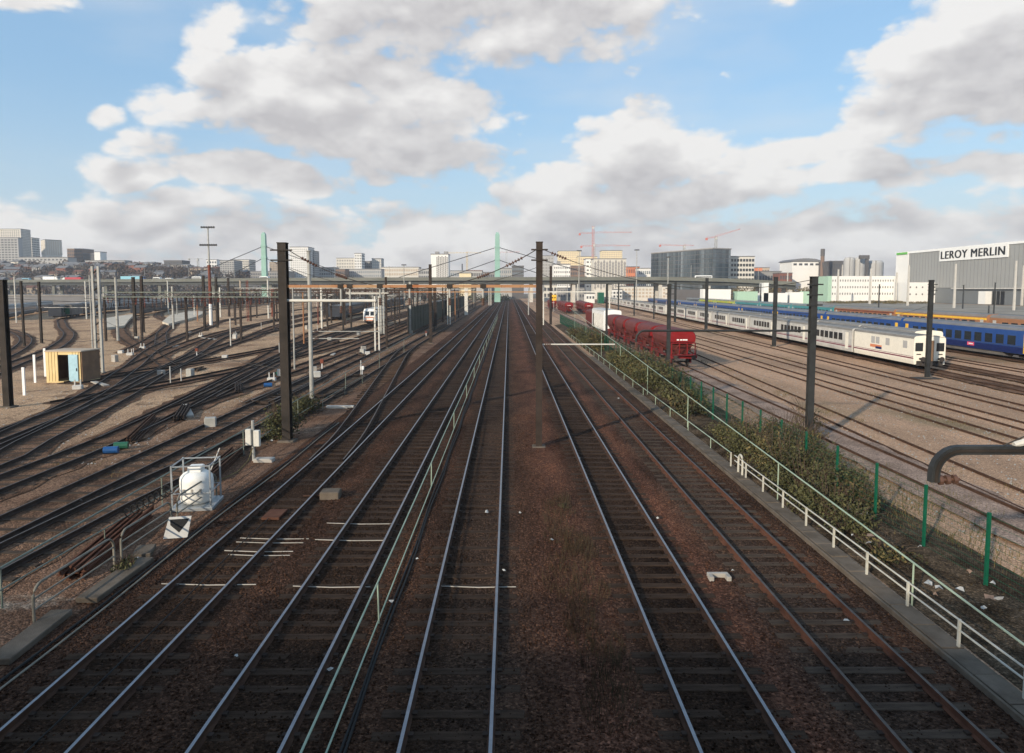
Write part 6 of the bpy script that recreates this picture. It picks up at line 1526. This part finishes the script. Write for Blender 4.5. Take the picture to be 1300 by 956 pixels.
# white long building with small square windows
far('long white building with two rows of small square windows and a mint green end', 1056, 1142, 350.5, 455, 'b_white', 3, 27, wf=.3, hf=.30, D=16, z0=2, win='b_dark', cap=False, name='white_building')
lw_ = [o for o in COL.objects if o.get('label', '').startswith('long white building')][0]
MB().box(-2.4, 0, -.2, 16.2, 0, H(1052, 350.5, 455).z).build('mint_end', 'mint', lw_)
far('plain white wall building left of the store entrance', 1152, 1222, 358.5, 412, 'b_white', 2, 9, wf=.2, hf=.22, D=14, z0=2, win='b_dark', cap=False, name='white_building')
# the large store
X0 = 257.0; Ya, Yb_ = 440., 262.
st_ = thing('store_building', 'huge grey clad store with a white corner and a large black lettered sign', 'store', (X0, Ya, 0), -pi/2); W = Ya-Yb_; hh = 31.0
MB().box(0, W, 0, 90, 9, hh).build('upper_cladding', 'clad', st_)
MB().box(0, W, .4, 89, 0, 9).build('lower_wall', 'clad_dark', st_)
MB().box(-.5, W+.5, -.5, 90, hh, hh+1.3).build('white_fascia', 'white', st_)
for i in range(1, 60): MB().box(W*i/60-.06, W*i/60+.06, -.08, -.001, 9.2, hh-.2).build('cladding_seam', 'clad_dark', st_)
MB().box(-14, -.02, -.35, 60, 0, hh).build('white_corner', 'b_white', st_); MB().box(-14.4, -.6, -.7, 60, hh+.001, hh+1.35).build('corner_fascia', 'white', st_); MB().box(-13, -.8, -.9, -.71, hh-.3, hh+1).build('green_strip', 'green_trim', st_)
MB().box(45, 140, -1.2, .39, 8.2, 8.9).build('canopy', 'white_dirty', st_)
s0, s1 = Ya-H(1191, 322, 408).y, Ya-352
MB().box(32, 88, -.6, -.1, 24.6, 31.9).build('sign_board', 'white', st_)
def letters(body, size, mname, parent, loc, rot, ext=.08, width=None):
    cu = bpy.data.curves.new('lettering', 'FONT'); cu.body = body; cu.size = size; cu.extrude = ext; cu.space_character = 1.1
    t = bpy.data.objects.new('lettering', cu); COL.objects.link(t); bpy.context.view_layer.update()
    me = bpy.data.meshes.new_from_object(t.evaluated_get(bpy.context.evaluated_depsgraph_get())); bpy.data.objects.remove(t)
    me.materials.clear(); me.materials.append(MT[mname])
    co = [v.co for v in me.vertices]; x0 = min(c.x for c in co); x1 = max(c.x for c in co); y0 = min(c.y for c in co)
    k = width/(x1-x0) if width else 1
    for v in me.vertices: v.co.x = (v.co.x-x0)*k; v.co.y -= y0
    o = bpy.data.objects.new('lettering', me); COL.objects.link(o); o.parent = parent; o.location = loc; o.rotation_euler = rot; return o
for k, dx in enumerate((0, .14, .28, .42)):      # four strokes side by side make the heavy weight of the letters
    letters('LEROY MERLIN', 6.4, 'black', st_, (33.5+dx, -.7-.012*k, 25.9), (pi/2, 0, 0), .1, 52.2)
MB().box(77, 86, .1, .39, .1, 7).build('dark_entrance', 'black', st_); MB().box(71, 76.5, -3, .38, .1, 7).build('entrance_box', 'b_white', st_)
for i in range(3): MB().box(77+i*3+.2, 77+i*3+.4, .02, .1, .1, 7).build('entrance_frame', 'clad', st_)
# pale walls and containers behind the coloured coaches
for px0, px1, yt, Y, c, lb in ((893, 928, 367, 345, 'b_white', 'pile of white rubble containers behind the blue coaches'), (936, 962, 370, 345, 'mint', 'pale green container wall behind the coloured coaches'), (966, 1000, 372, 350, 'b_white', 'low white wall right of the pale green containers'), (1003, 1022, 371, 352, 'b_white', 'low white shed right of the low white wall'), (1022, 1036, 370, 350, 'mint', 'green tinted container left of the long white building'), (970, 976, 359, 350, 'b_white', 'small white notice board on a pole')):
    far(lb, px0, px1, yt, Y, c, 0, 0, D=6, cap=False, name='container' if 'container' in lb else 'low_wall', cat='container' if 'container' in lb else 'wall')
far('beige row of workshops under the viaduct right of the central mast', 788, 850, 364, 480, 'b_pale', 3, 14, D=14, z0=1, win='b_tan')
far('white low house under the viaduct behind the white train', 774, 790, 368, 470, 'b_white', 2, 4, D=12, z0=1)
far('grey workshop under the viaduct above the far hopper wagons', 744, 755, 373, 400, 'b_white', 1, 3, D=10, z0=1)
far('pale pavilion under the viaduct just right of the central mast', 690, 707, 362, 470, 'b_pale', 2, 4, D=12, z0=1)
far('dark hall under the viaduct behind the far hopper wagons', 708, 742, 366, 500, 'b_mid', 2, 10, D=14, z0=1)
far('bright green container by the white train, under the viaduct', 760, 767, 371, 390, 'fence_green', 0, 0, D=6, cap=False, name='container', cat='container')
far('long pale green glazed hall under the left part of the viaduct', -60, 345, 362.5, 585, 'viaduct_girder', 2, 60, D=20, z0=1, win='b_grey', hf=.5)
far('grey shed roofs in front of the green hall at far left', -60, 135, 376, 330, 'roof_slate', 0, 0, D=40, roof='train_roof', name='train_shed', cat='shed')
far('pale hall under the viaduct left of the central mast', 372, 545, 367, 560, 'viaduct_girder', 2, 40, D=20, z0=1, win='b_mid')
# ------------------------------------------------------------------ cranes
def crane(label, px, ytop, Y, jibs, c, mastc, ybase=356, w=1.6):
    g = V3(H(px, 350, Y).x, Y, 0); zb = 8; zt = H(px, ytop, Y).z
    root = thing('tower_crane', label, 'crane', g, 0, 'construction cranes')
    b = MB()
    for sx in (-w/2, w/2):
        for sy in (-w/2, w/2): b.box(sx-.14, sx+.14, sy-.14, sy+.14, 0, zt)
    for i, z in enumerate(np.arange(4, zt-1, 2.4)): s = 1 if i % 2 else -1; b.beam((-s*w/2, -w/2, z), (s*w/2, -w/2, z+2.4), .16); b.beam((-w/2, s*w/2, z), (-w/2, -s*w/2, z+2.4), .16)
    b.build('mast', mastc, root)
    for (x0, y0, x1, y1) in jibs:
        p, q = H(x0, y0, Y)-g, H(x1, y1, Y)-g; jb = MB(); d = (q-p)
        n = max(4, int(d.length/3)); h = Vector((0, 0, 1.3))
        jb.beam(p, q, .2).beam(p+h, q+h*.3, .15)
        for i in range(n):
            a = p+d*(i/n); e = p+d*((i+1)/n); jb.beam(a, e+h*(1-.7*(i+1)/n), .1)
        jb.build('jib', c, root)
        if abs(p.x) > 3: MB().box(p.x-.8, p.x+.8, -.8, .8, p.z-1.3, p.z+.6).build('counterweight', c, root)
    MB().bevbox(-.9, .9, -1.4, .3, zt-2.8, zt-1, .1).build('cab', 'white_dirty', root)
    return root
crane('tall red and white crane above the patterned office block', 752.5, 287, 640, [(736, 297, 752, 296), (752, 296, 802, 295)], 'crane_red', 'crane_red')
crane('second red crane with a lower long jib beside the tall one', 754, 309, 600, [(738, 313, 754, 312.5), (754, 312.5, 800, 312)], 'crane_red', 'mast_grey')
crane('luffing red crane standing behind the dark glass office', 908, 300, 580, [(897, 303, 908, 301), (908, 301, 940, 291)], 'crane_red', 'mast_grey')
crane('flat red crane low above the left half of the glass office', 868, 311, 650, [(838, 311.5, 868, 312), (868, 312, 881, 312)], 'crane_red', 'mast_grey')
crane('yellow crane left of the right pylon', 593, 320, 800, [(566, 321.5, 593, 321), (593, 321, 611, 321.5)], 'crane_yellow', 'crane_yellow')
crane('small red crane just right of the right pylon', 643, 318, 900, [(634, 321, 643, 320.5), (643, 320.5, 660, 320)], 'crane_red', 'mast_grey')
crane('distant thin crane on the left hill', 252, 328, 800, [(240, 329, 252, 329), (252, 329, 258, 329)], 'mast_grey', 'mast_grey')
# ------------------------------------------------------------------ wooded hill on the left, houses on it
def hill_z(x, y):
    t = max(0, min(1, (-x-165)/120)); u = max(0, min(1, (y-560)/80)); w = max(0, min(1, (y-640)/130)); return -1+t*(u*22+w*14*max(0, min(1, (-x-300)/150)))*(1+.12*nz(x, y, .012))
structure(sheet('hill', list(range(-1100, -160, 22)), list(range(550, 1000, 15)), hill_z, 'earth'))
def wood(name, label, spots, key, n, size, rr):
    cs = [(x, y, z+rr[1]*.6) for x, y, z in spots]; v, f = leaf_cloud(cs, [(rr[0], rr[0], rr[1]) for _ in cs], n, size, .0)
    o = tri_object(name, v, f, key, 4); return tag(o, label, 'wood', kind='stuff')
random.seed(5)
sp = []
for i in range(640):
    y = random.uniform(562, 700); x = random.uniform(-560, -170)*y/640
    sp.append((x, y, hill_z(x, y)+2))
wood('bare_wood', 'brown bare winter trees covering the hillside on the left', sp, 'wood_brown', 60000, .9, (6, 5.5))
sp = [(H(px, 355, Y).x, Y, 1) for px, Y in [(random.uniform(925, 1050), random.uniform(475, 520)) for _ in range(60)]]
wood('bare_wood', 'tan and brown scrub and trees behind the sidings on the right', sp, 'leaf_dry', 5000, .6, (6, 6))
sp = [(H(px, 355, Y).x, Y, 0) for px, Y in [(random.uniform(395, 640), random.uniform(440, 540)) for _ in range(70)]]
wood('bare_wood', 'dark scrub along the yard edge under the viaduct', sp, 'leaf_dark', 6000, .6, (7, 3.2))
sp = [(H(px, 355, Y).x, Y, 0) for px, Y in [(random.uniform(1050, 1180), random.uniform(380, 430)) for _ in range(60)]]
wood('scrub', 'low dry scrub in front of the long white building', sp, 'leaf_dry', 4000, .4, (4, .8))
def house(wk, rk, w, d, h, rh):
    root = thing('hill_house', '', 'house', (0, 0, 0))
    MB().box(0, w, 0, d, -6, h).build('wall', wk, root); MB().prism([(-.4, h), (d+.4, h), (d/2, h+rh)], -.4, w+.4, 'x').build('roof', rk, root)
    for i in range(3): MB().box(w*(i+.5)/3-.6, w*(i+.5)/3+.6, -.08, .0, h*.3, h*.3+2).build('window', 'b_dark', root)
    return root
prot = [house('b_grey', 'roof_slate', 9, 8, 6, 2.6), house('b_tan', 'roof_red', 8, 7, 5, 2.6), house('b_pale', 'roof_slate', 12, 8, 6, 2.4), house('b_brick', 'roof_slate', 12, 8, 6, 2.4), house('b_mid', 'roof_slate', 16, 9, 6, 2.2)]
hl = ['small pale house with a slate roof among the bare trees on the left hillside', 'small tan house with a red roof among the bare trees on the left hillside', 'white house with a slate roof among the bare trees on the left hillside', 'brick house with a slate roof among the bare trees on the left hillside', 'long grey house with a slate roof among the bare trees on the left hillside']
used = set()
for i in range(150):
    k = random.choice([0, 0, 1, 1, 2, 3, 3, 4, 4]); y = random.uniform(570, 720); x = random.uniform(-560, -185)*y/640
    pr_ = prot[k]
    place(pr_, used, V3(x, y, hill_z(x, y)+random.uniform(0, 3)), random.uniform(-.5, .5), hl[k], 'houses on the left hillside %s' % ['pale', 'tan', 'white', 'brick', 'grey'][k])

# ------------------------------------------------------------------ thin winter haze over the whole place
hm = bpy.data.materials.new('thin_haze'); hm.use_nodes = True; nt = hm.node_tree; nt.nodes.clear()
pv = nt.nodes.new('ShaderNodeVolumePrincipled'); pv.inputs['Density'].default_value = HAZE; pv.inputs['Color'].default_value = (.93, .95, 1, 1); pv.inputs['Anisotropy'].default_value = .3
ou = nt.nodes.new('ShaderNodeOutputMaterial'); nt.links.new(pv.outputs[0], ou.inputs['Volume']); MT['haze'] = hm
hz = MB().box(-1250, 1250, -320, 1450, -8, 110).build('haze', 'haze'); hz['kind'] = 'stuff'; hz['label'] = 'thin pale haze hanging over the far city'; hz['category'] = 'haze'
